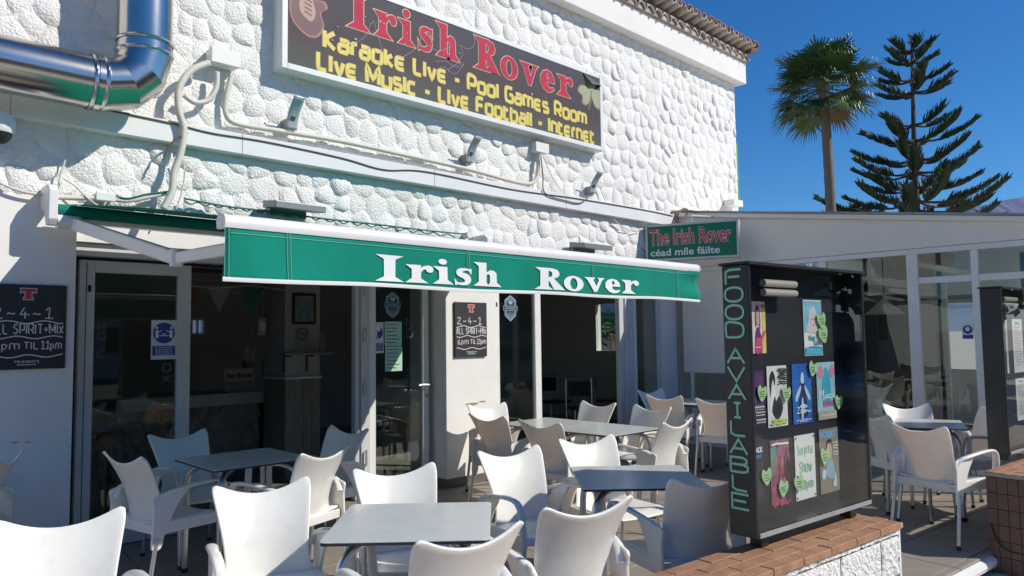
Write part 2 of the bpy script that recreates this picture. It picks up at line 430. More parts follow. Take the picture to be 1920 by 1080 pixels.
def ell(cx, cy, rx, ry, n=24, a0=0.0, a1=2 * math.pi):
    full = abs(a1 - a0 - 2 * math.pi) < 1e-6
    return [(cx + rx * math.cos(a0 + (a1 - a0) * k / (n if full else n - 1)), cy + ry * math.sin(a0 + (a1 - a0) * k / (n if full else n - 1))) for k in range(n)]
def brush(pts):
    """outline of a stroke with a width at each point (x, y, half width)"""
    P = catmull([(a, b, 0) for a, b, _ in pts], 5); H = [h for _, _, h in pts]; n = len(P); L = []; Rr = []
    for i, p in enumerate(P):
        u = i / (n - 1) * (len(H) - 1); j = min(int(u), len(H) - 2); h = H[j] * (1 - (u - j)) + H[j + 1] * (u - j)
        t = (P[min(i + 1, n - 1)] - P[max(i - 1, 0)]).normalized(); nn = Vector((-t.y, t.x, 0)) * h
        L.append((p.x + nn.x, p.y + nn.y)); Rr.append((p.x - nn.x, p.y - nn.y))
    return L + Rr[::-1]
# wide flared-serif letters: advance, list of pieces, each a list of closed outlines (holes even-odd)
SERIF = {
 'I': (.74, [[[(0, 1), (.72, .99), (.51, .84), (.51, .18), (.74, 0), (-.02, 0), (.21, .18), (.21, .84)]]]),
 'r': (.72, [[[(0, .70), (.42, .70), (.42, .60), (.50, .67), (.62, .71), (.73, .66), (.77, .55), (.73, .44), (.64, .42), (.57, .47), (.56, .54), (.49, .53), (.42, .42), (.42, .18), (.62, 0), (0, 0), (.17, .18), (.17, .53)]]]),
 'i': (.60, [[[(0, .70), (.42, .70), (.42, .18), (.60, 0), (-.01, 0), (.17, .18), (.17, .53)]], [ell(.29, .90, .125, .115)]]),
 's': (.56, [[brush([(.50, .62, .015), (.36, .655, .05), (.18, .60, .085), (.17, .46, .10), (.35, .36, .12), (.42, .22, .10), (.36, .085, .075), (.18, .05, .05), (.03, .10, .02)])], [[(.40, .66), (.53, .70), (.53, .44)]], [[(0, .27), (.02, -.02), (.14, .04)]]]),
 'h': (.84, [[[(0, 1), (.42, 1), (.42, .60), (.55, .70), (.66, .68), (.75, .58), (.76, .18), (.92, 0), (.44, 0), (.53, .16), (.53, .46), (.48, .53), (.42, .48), (.42, .16), (.52, 0), (0, 0), (.17, .18), (.17, .84)]]]),
 'R': (.94, [[[(0, 1), (.55, 1), (.74, .94), (.82, .78), (.78, .62), (.62, .52), (.98, 0), (.62, 0), (.46, .40), (.44, .40), (.44, .16), (.60, 0), (-.02, 0), (.17, .16), (.17, .84)], [(.44, .86), (.50, .86), (.56, .80), (.57, .70), (.53, .60), (.44, .57)]]]),
 'o': (.72, [[ell(.34, .34, .36, .37), ell(.34, .34, .13, .27)]]),
 'v': (.76, [[[(-.02, .70), (.40, .70), (.32, .58), (.42, .28), (.54, .58), (.48, .70), (.78, .70), (.66, .58), (.44, 0), (.33, 0), (.10, .56)]]]),
 'e': (.66, [[[(.32, .71), (.50, .66), (.62, .50), (.64, .32), (.28, .32), (.30, .20), (.42, .12), (.60, .16), (.63, .11), (.48, 0), (.30, -.03), (.12, .06), (0, .25), (0, .46), (.12, .64)], [(.28, .42), (.40, .42), (.40, .55), (.34, .62), (.29, .56)]]]),
}
def serif_text(mb, txt, fn, x0, x1, y0, y1, w, offset=0.0, gap=.06):
    tot = sum(SERIF[c][0] for c in txt) + gap * (len(txt) - 1); sx = (x1 - x0) / tot; sy = y1 - y0; x = 0.0; k = 0
    for c in txt:
        adv, pcs = SERIF[c]
        for pc in pcs:
            me = fill_mesh([[((x + a) * sx, b * sy) for a, b in pl] for pl in pc], offset)
            mesh_to(mb, me, fn, 1, 1, x0, y0, w + (k % 3) * 0.0006); k += 1
        x += adv + gap
# ================================================================== ground, terrace, hills
def struct(o): o['kind'] = 'structure'; return o
TA = R_(-5.4)                                   # direction of the terrace edge
TE = Vector((math.cos(TA), math.sin(TA), 0)); TN = Vector((-math.sin(TA), math.cos(TA), 0))   # along the edge, inwards
TO = Vector((5.253, -4.407, 0))                 # a point on the edge
def TP(a, b, z=0.0): return TO + TE * a + TN * b + Vector((0, 0, z))

g = MB(); g.add([(-6000, -6000, -.12), (6000, -6000, -.12), (6000, 6000, -.12), (-6000, 6000, -.12)], [(0, 1, 2, 3)])
struct(g.build('ground', PAVE))
road = MB(); road.add([(-200, -30, -.116), (200, -30, -.116), (200, -13.5, -.116), (-200, -13.5, -.116)], [(0, 1, 2, 3)])
ASPH = mat('asphalt', (0.055, 0.055, 0.058), 0.9, var=0.2, vscale=4, bump=0.3, bscale=120)
struct(road.build('road', ASPH))

fl = MB(); fl.prism([(-12, .01), (10.6, .01), (10.6, 12), (-12, 12)], lambda u, v, w: TP(u, v, -.115 + w), .108)
floor = struct(fl.build('terrace_floor', TILE_B))
TS, GAPW = .45, .006
ntile = 0
tile_mb = MB(); tile_mb.box(GAPW / 2, TS - GAPW / 2, GAPW / 2, TS - GAPW / 2, -.012, .008)
tile_proto = tile_mb.build('floor_tile', TILE, None, bev=.002, bseg=1)
tile_me = tile_proto.data; bpy.data.objects.remove(tile_proto)
edge_mb = MB(); edge_mb.box(GAPW / 2, TS - GAPW / 2, .002, .055, -.03, .008)
edge_p = edge_mb.build('edge_tile', TILE, None, bev=.003, bseg=1); edge_me = edge_p.data; bpy.data.objects.remove(edge_p)
rest = MB()
for i in range(-11, 16):
    for j in range(0, 12):
        p = TP(i * TS + .18, j * TS + .058)
        if p.y > .28 or p.x < .3: continue
        if p.x < 9.2 and ntile < 290:
            o = bpy.data.objects.new('floor_tile', tile_me); COL.objects.link(o); o.parent = floor
            o.location = (p.x, p.y, random.uniform(-.0006, .0006)); o.rotation_euler = (0, 0, TA); ntile += 1
        else:
            rest.prism([(0, 0), (TS - GAPW, 0), (TS - GAPW, TS - GAPW), (0, TS - GAPW)], lambda u, v, w: p + TE * u + TN * v + Vector((0, 0, -.012 + w)), .02)
for i in range(-5, 9):
    p = TP(i * TS + .18, 0)
    o = bpy.data.objects.new('edge_tile', edge_me); COL.objects.link(o); o.parent = floor
    o.location = p; o.rotation_euler = (0, 0, TA)
r_ = rest.build('far_tiles', TILE, floor); r_['kind'] = 'stuff'
kp = [TP(a, .012, -.052) for a in [x * .25 for x in range(-12, 8)]]
kb = MB(); kb.tube(kp, .045, 10); tag(kb.build('kerb_roll', W_METAL, smooth=True), 'rounded white kerb below the tiled terrace edge', 'kerb')

hm = MB()
RIDGE = [(-900, 560), (200, 540), (1000, 520), (1500, 470), (1700, 425), (1795, 399), (1850, 384), (1920, 369), (2100, 345), (2500, 350)]
RP = [CAM + ray(a_, b_) * 5000 for a_, b_ in RIDGE]
RP = catmull(RP, 8)
def hill_fn(u, v):
    k = u * (len(RP) - 1); i = min(int(k), len(RP) - 2); p = RP[i].lerp(RP[i + 1], k - i)
    fw = Vector((CF.x, CF.y, 0)).normalized()
    h = p.z * v + 14 * v * noise.noise(Vector((u * 60, v * 6, 1)))
    return Vector((p.x, p.y, 0)) - fw * (1500 * (1 - v)) + Vector((0, 0, h - 3 * (1 - v)))
hm.grid(hill_fn, 120, 12)
HILL = mat('haze_tinted_rock', (0.155, 0.19, 0.30), 0.95, var=0.2, vscale=.004)  # distance haze put into the blue of the rock colour
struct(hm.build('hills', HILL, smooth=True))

# ================================================================== the bar building
bar = thing('bar_building', 'white two storey bar with rough stone upper wall and tiled eaves', 'building', (0, 0, 0))
w = MB(); w.box(-2.5, 10.88, .012, .30, 2.5, 6.0)
upper = w.build('upper_wall', W_STONE, bar)
w = MB(); w.box(9.06, 10.88, .014, .30, 0, 2.495); w.build('annex_inner_wall', W_STONE, bar)

def voronoi(region, sx, sz, jit):
    x0, x1, z0, z1 = region; pts = []; j = 0
    z = z0 - sz / 2
    while z < z1 + sz:
        i = 0; x = x0 - sx + (sx / 2 if j % 2 else 0) + random.uniform(-.3, .3) * sx
        while x < x1 + sx:
            pts.append((x + random.uniform(-jit, jit) * sx, z + random.uniform(-jit, jit) * sz)); x += sx * random.uniform(.68, 1.4)
        z += sz; j += 1
    cells = []
    grid = {}
    for k, (x, z) in enumerate(pts): grid.setdefault((int(x // .4), int(z // .4)), []).append(k)
    for k, (x, z) in enumerate(pts):
        poly = [(x - .3, z - .3), (x + .3, z - .3), (x + .3, z + .3), (x - .3, z + .3)]
        gx, gz = int(x // .4), int(z // .4)
        def clip(poly, nx, nz, d):
            out = []
            for a, b in zip(poly, poly[1:] + poly[:1]):
                da = a[0] * nx + a[1] * nz - d; db = b[0] * nx + b[1] * nz - d
                if da <= 0: out.append(a)
                if da * db < 0:
                    t = da / (da - db); out.append((a[0] + (b[0] - a[0]) * t, a[1] + (b[1] - a[1]) * t))
            return out
        for a in (-1, 0, 1):
            for b in (-1, 0, 1):
                for q in grid.get((gx + a, gz + b), ()):
                    if q == k: continue
                    X, Z = pts[q]; nx, nz = X - x, Z - z
                    poly = clip(poly, nx, nz, (nx * (x + X) + nz * (z + Z)) / 2)
                    if len(poly) < 3: break
                if len(poly) < 3: break
            if len(poly) < 3: break
        for nx, nz, d in ((1, 0, x1), (-1, 0, -x0), (0, 1, z1), (0, -1, -z0)):
            if len(poly) >= 3: poly = clip(poly, nx, nz, d)
        if len(poly) >= 3:
            ar = abs(sum(a[0] * b[1] - b[0] * a[1] for a, b in zip(poly, poly[1:] + poly[:1]))) / 2
            if ar > .004: cells.append(poly)
    return cells
def stone(mb, poly, y0, hmul=1.0):
    # rounded outline of 10 points
    for _ in range(1):
        poly = [q for a, b in zip(poly, poly[1:] + poly[:1]) for q in ((a[0] * .78 + b[0] * .22, a[1] * .78 + b[1] * .22), (a[0] * .22 + b[0] * .78, a[1] * .22 + b[1] * .78))]
    per = [math.dist(a, b) for a, b in zip(poly, poly[1:] + poly[:1])]; tot = sum(per); out = []; acc = 0; k = 0; N = 10
    for s_ in range(N):
        t = tot * s_ / N
        while acc + per[k] < t: acc += per[k]; k = (k + 1) % len(poly)
        a = poly[k]; b = poly[(k + 1) % len(poly)]; f = (t - acc) / per[k]
        out.append((a[0] + (b[0] - a[0]) * f, a[1] + (b[1] - a[1]) * f))
    cx = sum(p[0] for p in out) / N; cz = sum(p[1] for p in out) / N
    h = random.choice((.6, .9, 1, 1.25)) * random.uniform(.012, .027) * hmul; tx, tz = random.uniform(-.55, .55), random.uniform(-.7, .25)
    ox, oz = random.uniform(-.02, .02), random.uniform(-.025, .025)
    vs = []
    for r, hh in ((.997, .12), (.85, .60), (.50, .93)):
        for (x, z) in out:
            x2 = cx + (x - cx) * r + ox * (1 - r); z2 = cz + (z - cz) * r + oz * (1 - r)
            e = h * hh
            if hh > 0: e *= 1 + tx * (x2 - cx) / .1 + tz * (z2 - cz) / .1 + random.uniform(-.3, .3)
            vs.append((x2, y0 - max(e, -.003), z2))
    vs.append((cx + ox, y0 - h, cz + oz))
    fs = []
    for r in range(2):
        for i in range(N):
            fs.append((r * N + i, r * N + (i + 1) % N, (r + 1) * N + (i + 1) % N, (r + 1) * N + i))
    for i in range(N): fs.append((2 * N + i, 2 * N + (i + 1) % N, 3 * N))
    mb.add(vs, fs)
cells = []
cells += voronoi((.55, 10.87, 3.23, 5.6), .190, .19, .27)
cells += voronoi((.55, 8.98, 2.53, 3.05), .20, .18, .26)
cells += voronoi((9.08, 10.87, 1.6, 3.2), .205, .185, .24)
def seen(c):
    x = sum(p[0] for p in c) / len(c); z = sum(p[1] for p in c) / len(c)
    hid = (3.05 < x < 7.4 and 4.05 < z < 4.85) or x > 8.95 and z < 3.3
    ang = (Vector((x, 0, z)) - CAM); sxx = ang.dot(CR) / ang.dot(CF) * FPX; syy = ang.dot(CU) / ang.dot(CF) * FPX
    off = abs(sxx) > 975 or abs(syy) > 555
    return (1e6 if (hid or off) else 0) + ang.length
cells.sort(key=seen)
many = MB()
for k, c in enumerate(cells):
    if k < 300:
        mb = MB(); stone(mb, c, .014); mb.build('stone', W_STONE, upper, smooth=True, angle=42, fixn=False)
    else: stone(many, c, .014)
q = many.build('far_stones', W_STONE, upper, smooth=True, angle=42, fixn=False); q['kind'] = 'stuff'

# ground floor walls
w = MB(); w.box(-2.5, 1.43, .0, .30, 0, 2.54); w.build('left_wall', W_PLASTER, bar)
w = MB(); w.box(4.8, 5.507, .0, .62, 0, 2.54); w.build('pillar', W_PLASTER, bar, bev=.008)
w = MB(); w.box(4.795, 5.512, -.008, .63, 0, .10); w.build('skirting', mat('brown_skirting', (.16, .13, .11), .5, var=.2), bar, bev=.003)
w = MB(); w.box(8.62, 9.0, .0, .30, 0, 2.54); w.build('right_wall', W_PLASTER, bar)
for a, b in ((1.432, 2.72), (2.724, 2.90), (2.904, 4.798)):
    w = MB(); w.box(a, b, .10, .24, 2.26, 2.535); w.build('header_panel', W_METAL, bar, bev=.004)
w = MB(); w.box(1.432, 4.798, .14, .26, 2.165, 2.256); w.build('shutter_guide', G_ALU, bar, bev=.004)
w = MB(); w.box(5.51, 8.618, -.02, .24, 2.13, 2.535); w.build('header_panel', W_METAL, bar, bev=.004)
w = MB(); w.box(5.05, 5.503, -.10, -.001, 2.17, 2.40); w.build('shutter_box', W_METAL, bar, bev=.006)

# eaves: white band, two courses of clay tiles
w = MB(); w.box(-2.5, 10.98, -.15, .4, 5.58, 5.93); w.build('eaves_band', W_PLASTER, bar, bev=.004)
def barrel(mb, r, L, th, up=True, n=7):
    pr = [(r * math.cos(math.pi * k / n), r * math.sin(math.pi * k / n)) for k in range(n + 1)]
    pi_ = [((r - th) * math.cos(math.pi * k / n), (r - th) * math.sin(math.pi * k / n)) for k in range(n + 1)][::-1]
    po = pr + pi_
    sg = 1 if up else -1
    mb.prism(po, lambda u, v, w: (u, -w, v * sg), L)
tm = MB(); barrel(tm, .096, .24, .016); q = tm.build('eaves_tile', MORTAR_T, None, smooth=True, angle=50); low_me = q.data; bpy.data.objects.remove(q)
tm = MB(); barrel(tm, .088, .46, .016); q = tm.build('roof_tile', TERRA, None, smooth=True, angle=50); top_me = q.data; bpy.data.objects.remove(q)
tm = MB(); barrel(tm, .080, .44, .014, False); q = tm.build('channel_tile', MORTAR_T, None, smooth=True, angle=50); chan_me = q.data; bpy.data.objects.remove(q)
sl = MB(); sl.add([(-2.5, -.20, 6.025), (10.98, -.20, 6.025), (10.98, -.20, 6.05), (-2.5, -.20, 6.05), (-2.5, 3.0, 6.85), (10.98, 3.0, 6.85), (10.98, 3.0, 6.8), (-2.5, 3.0, 6.8)],
                 [(0, 1, 2, 3), (3, 2, 5, 4), (4, 5, 6, 7), (7, 6, 1, 0), (0, 3, 4, 7), (1, 6, 5, 2)])
roof = sl.build('roof', MORTAR_T, bar)
n_t = 0
x = 10.92
while x > 6.6:
    for me, nm, dx, z, y, tilt in ((low_me, 'eaves_tile', 0, 5.935, .02, 0.0), (chan_me, 'channel_tile', .0, 6.14, .10, -.17), (top_me, 'roof_tile', .095, 6.10, .12, -.17)):
        o = bpy.data.objects.new(nm, me); COL.objects.link(o); o.parent = roof
        o.location = (x + dx - .02 + random.uniform(-.006, .006), y + random.uniform(-.015, .015), z + random.uniform(-.005, .005)); o.rotation_euler = (-tilt * -1, 0, random.uniform(-.03, .03))
    x -= .19
w = MB(); w.box(-2.5, 10.96, -.19, -.151, 5.932, 5.99); w.build('shadow_line_mortar', MORTAR_T, bar)  # strip added to straighten the tiles' shadow line on the band
tip = MB(); tip.prism([(0, 0), (.16, .015), (.30, .05), (.12, .10), (0, .09)], lambda u, v, w: (10.93 + u * .6, -.28 - u * .25 + w, 6.05 + v), .10); tip.build('hip_tile', TERRA, roof, bev=.01)
w = MB(); w.box(10.885, 10.94, .02, .09, 3.66, 4.62); w.build('corner_strip', mat('lime_green_paint', (.12, .36, .05), .5), bar)

# interior of the bar
def holed(mb, x0, x1, z0, z1, y0, y1, holes):
    xs = sorted({x0, x1, *[h[0] for h in holes], *[h[1] for h in holes]}); zs = sorted({z0, z1, *[h[2] for h in holes], *[h[3] for h in holes]})
    for a, b in zip(xs, xs[1:]):
        for c, d in zip(zs, zs[1:]):
            m_, n_ = (a + b) / 2, (c + d) / 2
            if any(h[0] < m_ < h[1] and h[2] < n_ < h[3] for h in holes): continue
            mb.box(a, b, y0, y1, c, d)
YB = 5.6
wa, wb = FY(357, 597, YB), FY(383, 628, YB); wc, wd = FX(1114, 567, 10.7), FX(1166, 662, 10.7)
holes = [(wa.x, wb.x, wb.z, wa.z)]
wy0, wy1 = sorted((wc.y, wd.y)); wz0, wz1 = wd.z, wc.z
if wy1 - wy0 < .5: wy0 = wy1 - .5
w = MB(); holed(w, .301, 6.0, 0, 6.0, 0, .18, [(wy0, wy1, wz0, wz1)]); w.v = [(10.70 + y, x, z) for x, y, z in w.v]; w.build('end_wall', W_PLASTER, bar)
w = MB()
for a, b, c, d in ((wy0, wy0 + .04, wz0, wz1), (wy1 - .04, wy1, wz0, wz1), (wy0 + .04, wy1 - .04, wz0, wz0 + .04), (wy0 + .04, wy1 - .04, wz1 - .04, wz1)): w.box(10.69, 10.76, a, b, c, d)
f_ = w.build('window_frame', W_PVC, bar)
w = MB(); w.box(10.77, 10.776, wy0 + .03, wy1 - .03, wz0 + .03, wz1 - .03); w.build('pane', GLASS, f_)
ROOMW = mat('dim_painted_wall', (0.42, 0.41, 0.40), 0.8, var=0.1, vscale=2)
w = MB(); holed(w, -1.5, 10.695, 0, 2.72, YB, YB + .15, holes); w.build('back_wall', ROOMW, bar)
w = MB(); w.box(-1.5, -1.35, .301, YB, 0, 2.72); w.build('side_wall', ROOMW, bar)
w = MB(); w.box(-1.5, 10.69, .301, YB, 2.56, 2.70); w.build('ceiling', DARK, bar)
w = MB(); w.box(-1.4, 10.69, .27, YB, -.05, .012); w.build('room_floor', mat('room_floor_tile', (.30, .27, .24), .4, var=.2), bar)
for h in holes:
    w = MB()
    for a, b, c, d in ((h[0], h[0] + .03, h[2], h[3]), (h[1] - .03, h[1], h[2], h[3]), (h[0] + .03, h[1] - .03, h[2], h[2] + .03), (h[0] + .03, h[1] - .03, h[3] - .03, h[3]), ((h[0] + h[1]) / 2 - .012, (h[0] + h[1]) / 2 + .012, h[2] + .03, h[3] - .03)):
        w.box(a, b, YB - .02, YB + .05, c, d)
    f_ = w.build('window_frame', W_PVC, bar)
    w = MB(); w.box(h[0] + .03, h[1] - .03, YB + .06, YB + .066, h[2] + .03, h[3] - .03); w.build('pane', GLASS, f_)

# doors: frames with panes
def door(x0, x1, y, z0, z1, st, m, handle=None, name='door', top=.09, bot=.12):
    d = MB()
    d.box(x0, x0 + st, y, y + .055, z0, z1); d.box(x1 - st, x1, y, y + .055, z0, z1)
    d.box(x0 + st, x1 - st, y, y + .055, z1 - top, z1); d.box(x0 + st, x1 - st, y, y + .055, z0, z0 + bot)
    o = d.build(name, m, bar, bev=.004, bseg=1)
    p = MB(); p.box(x0 + st - .01, x1 - st + .01, y + .024, y + .031, z0 + bot - .01, z1 - top + .01); p.build('pane', GLASS, o)
    if handle:
        hx, hz = handle
        h = MB(); h.box(hx - .018, hx + .018, y - .012, y - .001, hz - .14, hz + .10)
        h.tube([(hx, y - .002, hz + .03), (hx, y - .05, hz + .03)], .010, 8)
        h.tube([(hx, y - .05, hz + .03), (hx - .07, y - .052, hz + .035), (hx - .13, y - .05, hz + .03)], .011, 8)
        h.build('handle', W_METAL, o, smooth=True)
        k = MB(); k.box(hx - .006, hx + .006, y - .016, y - .0125, hz - .10, hz - .06); k.build('keyhole', BLACKP, o)
    return o
Y1 = .20; Y2 = .06
door(FY(147, 600, Y1).x, FY(358, 600, Y1).x, Y1, .015, 2.14, .105, G_ALU, name='door')
j = MB(); j.box(FY(147, 600, Y1).x + .045, FY(147, 600, Y1).x + .05, Y1 - .003, Y1 - .0005, .02, 2.12); j.build('frame_joint', BLACKP, bar)
# folded leaf seen edge-on, with hinges
def fold(xa, xb, y, n=3, m=G_ALU):
    for k in range(n):
        a = xa + (xb - xa) * k / n; b = xa + (xb - xa) * (k + 1) / n - .006
        f = MB(); f.box(a, b, y - .02 - .018 * (k % 2), y + .05, .015, 2.14); o = f.build('folded_leaf', m, bar, bev=.004, bseg=1)
        if k == 1:
            for hz in (.35, 1.0, 1.5, 1.95):
                h = MB(); h.box(b - .03, b + .02, y - .055, y - .041, hz, hz + .11); h.tube([(b, y - .058, hz - .02), (b, y - .058, hz + .13)], .011, 6); h.build('hinge', G_ALU, o)
XF = FY(664, 650, Y1).x, FY(692, 650, Y1).x
fold(XF[0], XF[1], Y1)
xr = FY(804, 650, Y1).x
door(XF[1] + .004, xr, Y1, .015, 2.14, .075, W_PVC, handle=(xr - .037, 1.02))
xa, xb = FY(930, 650, Y2).x, FY(1015, 650, Y2).x
door(5.512, xb, Y2, .015, 2.12, .10, W_PVC)
xc, xd = FY(1160, 650, Y2).x, FY(1187, 650, Y2).x
fold(xc, xd, Y2)
xe = FY(1241, 650, Y2).x
door(xd + .004, xe, Y2, .015, 2.12, .085, W_PVC, handle=(xe - .04, 1.0))
w = MB(); w.box(xe + .005, 8.618, Y2, Y2 + .05, .01, 2.12); w.build('side_panel', W_PVC, bar, bev=.004, bseg=1)

# ================================================================== glazed annex
XA = 9.0
YN = -5.4
def roofz(y): return 3.27 + y * .138
ann = thing('glazed_annex', 'white glazed terrace annex with sloping roof fascia at right', 'building', (XA, -2, 0))
w = MB(); w.prism([(-.005, 2.46), (YN, 2.46), (YN, roofz(YN) - .06), (-.005, roofz(-.005) - .06)], lambda u, v, t: (XA + t, u, v), .06); w.build('fascia', FASCIA, ann, bev=.003, bseg=1)
w = MB(); w.prism([(-.01, roofz(0)), (YN - .1, roofz(YN - .1)), (YN - .1, roofz(YN - .1) - .06), (-.01, roofz(0) - .06)], lambda u, v, t: (XA - .05 + t, u, v), 5.2); w.build('roof', FASCIA, ann, bev=.004, bseg=1)
w = MB(); w.prism([(-.01, roofz(0) + .028), (YN - .1, roofz(YN - .1) + .028), (YN - .1, roofz(YN - .1) + .003), (-.01, roofz(0) + .003)], lambda u, v, t: (XA - .065 + t, u, v), .16); w.build('roof_flashing', mat('grey_flashing', (.33, .33, .34), .5, var=.2, vscale=8), ann)
w = MB(); w.box(XA + .0, XA + .055, YN, -.01, 2.395, 2.455); w.build('head_rail', W_PVC, ann, bev=.004, bseg=1)
def ypx(px, py): return FX(px, py, XA).y
posts = [(ypx(1292, 600), ypx(1297, 600)), (ypx(1534, 490), ypx(1548, 490)), (ypx(1698, 480), ypx(1719, 480)), (ypx(1820, 500), ypx(1834, 500)), (-4.45, -4.52), (-5.32, -5.38)]
for a, b in posts:
    w = MB(); w.box(XA - .002, XA + .06, b, a, .01, 2.394); w.build('post', W_PVC, ann, bev=.005, bseg=1)
prev = -.02
for k, (a, b) in enumerate(posts):
    if k >= 3:
        w = MB(); w.box(XA + .004, XA + .05, a - 0, prev, 2.06, 2.13); w.build('transom', W_PVC, ann, bev=.004, bseg=1)
    z0 = .06 if k else 1.02
    w = MB(); w.box(XA + .006, XA + .05, a, prev, .01, .06); w.build('bottom_rail', W_PVC, ann)
    w = MB(); w.box(XA + .025, XA + .032, a - .005, prev + .005, .055, 2.40); w.build('pane', GLASS, ann)
    prev = b
for yy in (-.8, -2.0, -3.2, -4.4, -5.6):
    w = MB(); w.box(XA + 4.9, XA + 4.96, yy - .04, yy + .04, .01, roofz(yy) - .07); w.build('far_post', W_PVC, ann)
w = MB(); w.box(XA + 4.9, XA + 4.95, YN, -.02, 2.06, 2.13); w.build('far_rail', W_PVC, ann)
w = MB(); w.box(XA + 4.9, XA + 4.95, YN, -.02, .01, .9); w.build('far_dado', W_PLASTER, ann)
w = MB(); w.box(10.9, 14, -.0, .2, .0, 2.5); w.build('inner_partition', ROOMW, ann)
w = MB(); w.box(11.0, 11.08, -2.5, -.05, .01, 2.05); w.build('bay_gloom_panel', mat('bay_gloom_brown', (.05, .04, .035), .6, var=.2), ann)  # added panel; its dark brown paints the gloom inside this bay
w = MB(); w.box(XA + .008, XA + .05, -1.0, -.1, 1.0, 2.394); w.build('reflection_panel', FASCIA, ann, bev=.003, bseg=1)  # opaque panel added in place of the grey reflection in the glass
w = MB(); holed(w, YN, -.02, .9, 2.44, 0, .06, [(-3.2, -2.0, .9, 2.0), (-4.6, -3.5, .9, 2.0), (-6.0, -5.0, .9, 2.0)]); w.v = [(XA + 4.9 + y, x, z) for x, y, z in w.v]; w.build('far_wall', W_PLASTER, ann)
w = MB(); w.prism([(-.02, 2.442), (YN, 2.442), (YN, roofz(YN) - .065), (-.02, roofz(-.02) - .065)], lambda u, v, t: (XA + 4.9 + t, u, v), .06); w.build('far_gable', W_PLASTER, ann)
for yy in (-2.75, -3.15, -3.6):
    w = MB(); w.box(11.4, 11.46, yy - .03, yy + .03, .01, 2.3); w.build('inner_door_post', W_PVC, ann)
w = MB(); w.box(11.4, 11.46, -3.6, -2.75, 2.24, 2.30); w.build('inner_door_head', W_PVC, ann)
w = MB(); w.box(9.5, 13.5, -1.4, -1.34, 2.36, 2.42); w.build('ceiling_beam', W_PVC, ann)
w = MB(); w.box(9.5, 13.5, -3.0, -2.94, 2.30, 2.36); w.build('ceiling_beam', W_PVC, ann)
# pendant lamp seen through the glass
pp = FX(1658, 575, 10.2)
pl = thing('pendant_lamp', 'pale conical pendant lamp hanging behind the annex glass', 'lamp', (10.2, pp.y, pp.z - .1))
w = MB(); w.lathe([(.24, 0), (.05, .17), (.03, .2)], (10.2, pp.y, pp.z - .1), 20); w.build('lamp_shade', mat('lamp_cream', (.5, .46, .4), .7), pl, smooth=True)
w = MB(); w.tube([(10.2, pp.y, pp.z + .1), (10.2, pp.y, roofz(pp.y) - .06)], .006, 6); w.build('cord', BLACKP, pl)

# ================================================================== neighbouring house behind (seen through the window)
NX = 21.0
nc = FX(1140, 640, NX)
nh = thing('neighbour_house', 'cream house with orange tiled roof seen through the side window', 'house', (nc.x, nc.y, -.12))
NW = mat('cream_render', (.62, .56, .47), .85, var=.06)
OT = mat('orange_tile', (.50, .17, .08), .85, var=.2, vscale=6)
Y0_, Y1_ = nc.y - 5, nc.y + 8
w = MB(); w.box(NX, NX + 6, Y0_, Y1_, -.12, nc.z + .02); w.build('wall', NW, nh)
w = MB(); w.box(NX + 2.2, NX + 6, Y0_, Y1_, nc.z + .9, nc.z + 3.4); w.build('upper_wall', mat('blue_grey_render', (.33, .36, .45), .85), nh)
w = MB(); w.prism([(-.5, 0), (2.2, .95), (2.2, 1.08), (-.5, .10)], lambda u, v, t: (NX + u, Y0_ - .3 + t, nc.z + .03 + v), Y1_ - Y0_ + .6); nr = w.build('roof', OT, nh)
for k in range(24):
    t_ = MB(); barrel(t_, .11, .5, .02, n=5); yy = nc.y - 2.4 + k * .24
    t_.v = [(NX - .05 + y, yy + x, nc.z + .17 + z) for x, y, z in t_.v]; t_.build('roof_tile', OT, nr)
nb = FX(1146, 610, NX - 3)
bt = thing('garden_bush', 'leafy bush in front of the cream house outside the window', 'bush', (nb.x, nb.y, -.12))
w = MB(); w.tube([(nb.x, nb.y, -.12), (nb.x, nb.y, nb.z - .3)], .06, 6); w.build('stem', mat('palm_trunk', (.17, .125, .09)), bt)
w = MB(); rn = random.Random(8)
for k in range(260):
    u = Vector((rn.gauss(0, .35), rn.gauss(0, .35), rn.gauss(0, .32))); c_ = Vector((nb.x, nb.y + .25, nb.z)) + u; d = Vector((rn.uniform(-1, 1), rn.uniform(-1, 1), rn.uniform(-.6, .6))).normalized() * .13; e = d.orthogonal().normalized() * .05
    w.add([c_ - d, c_ + e, c_ + d, c_ - e], [(0, 1, 2, 3)])
w.build('foliage', mat('bush_leaf', (.09, .16, .04), .6, var=.3), bt, fixn=False)

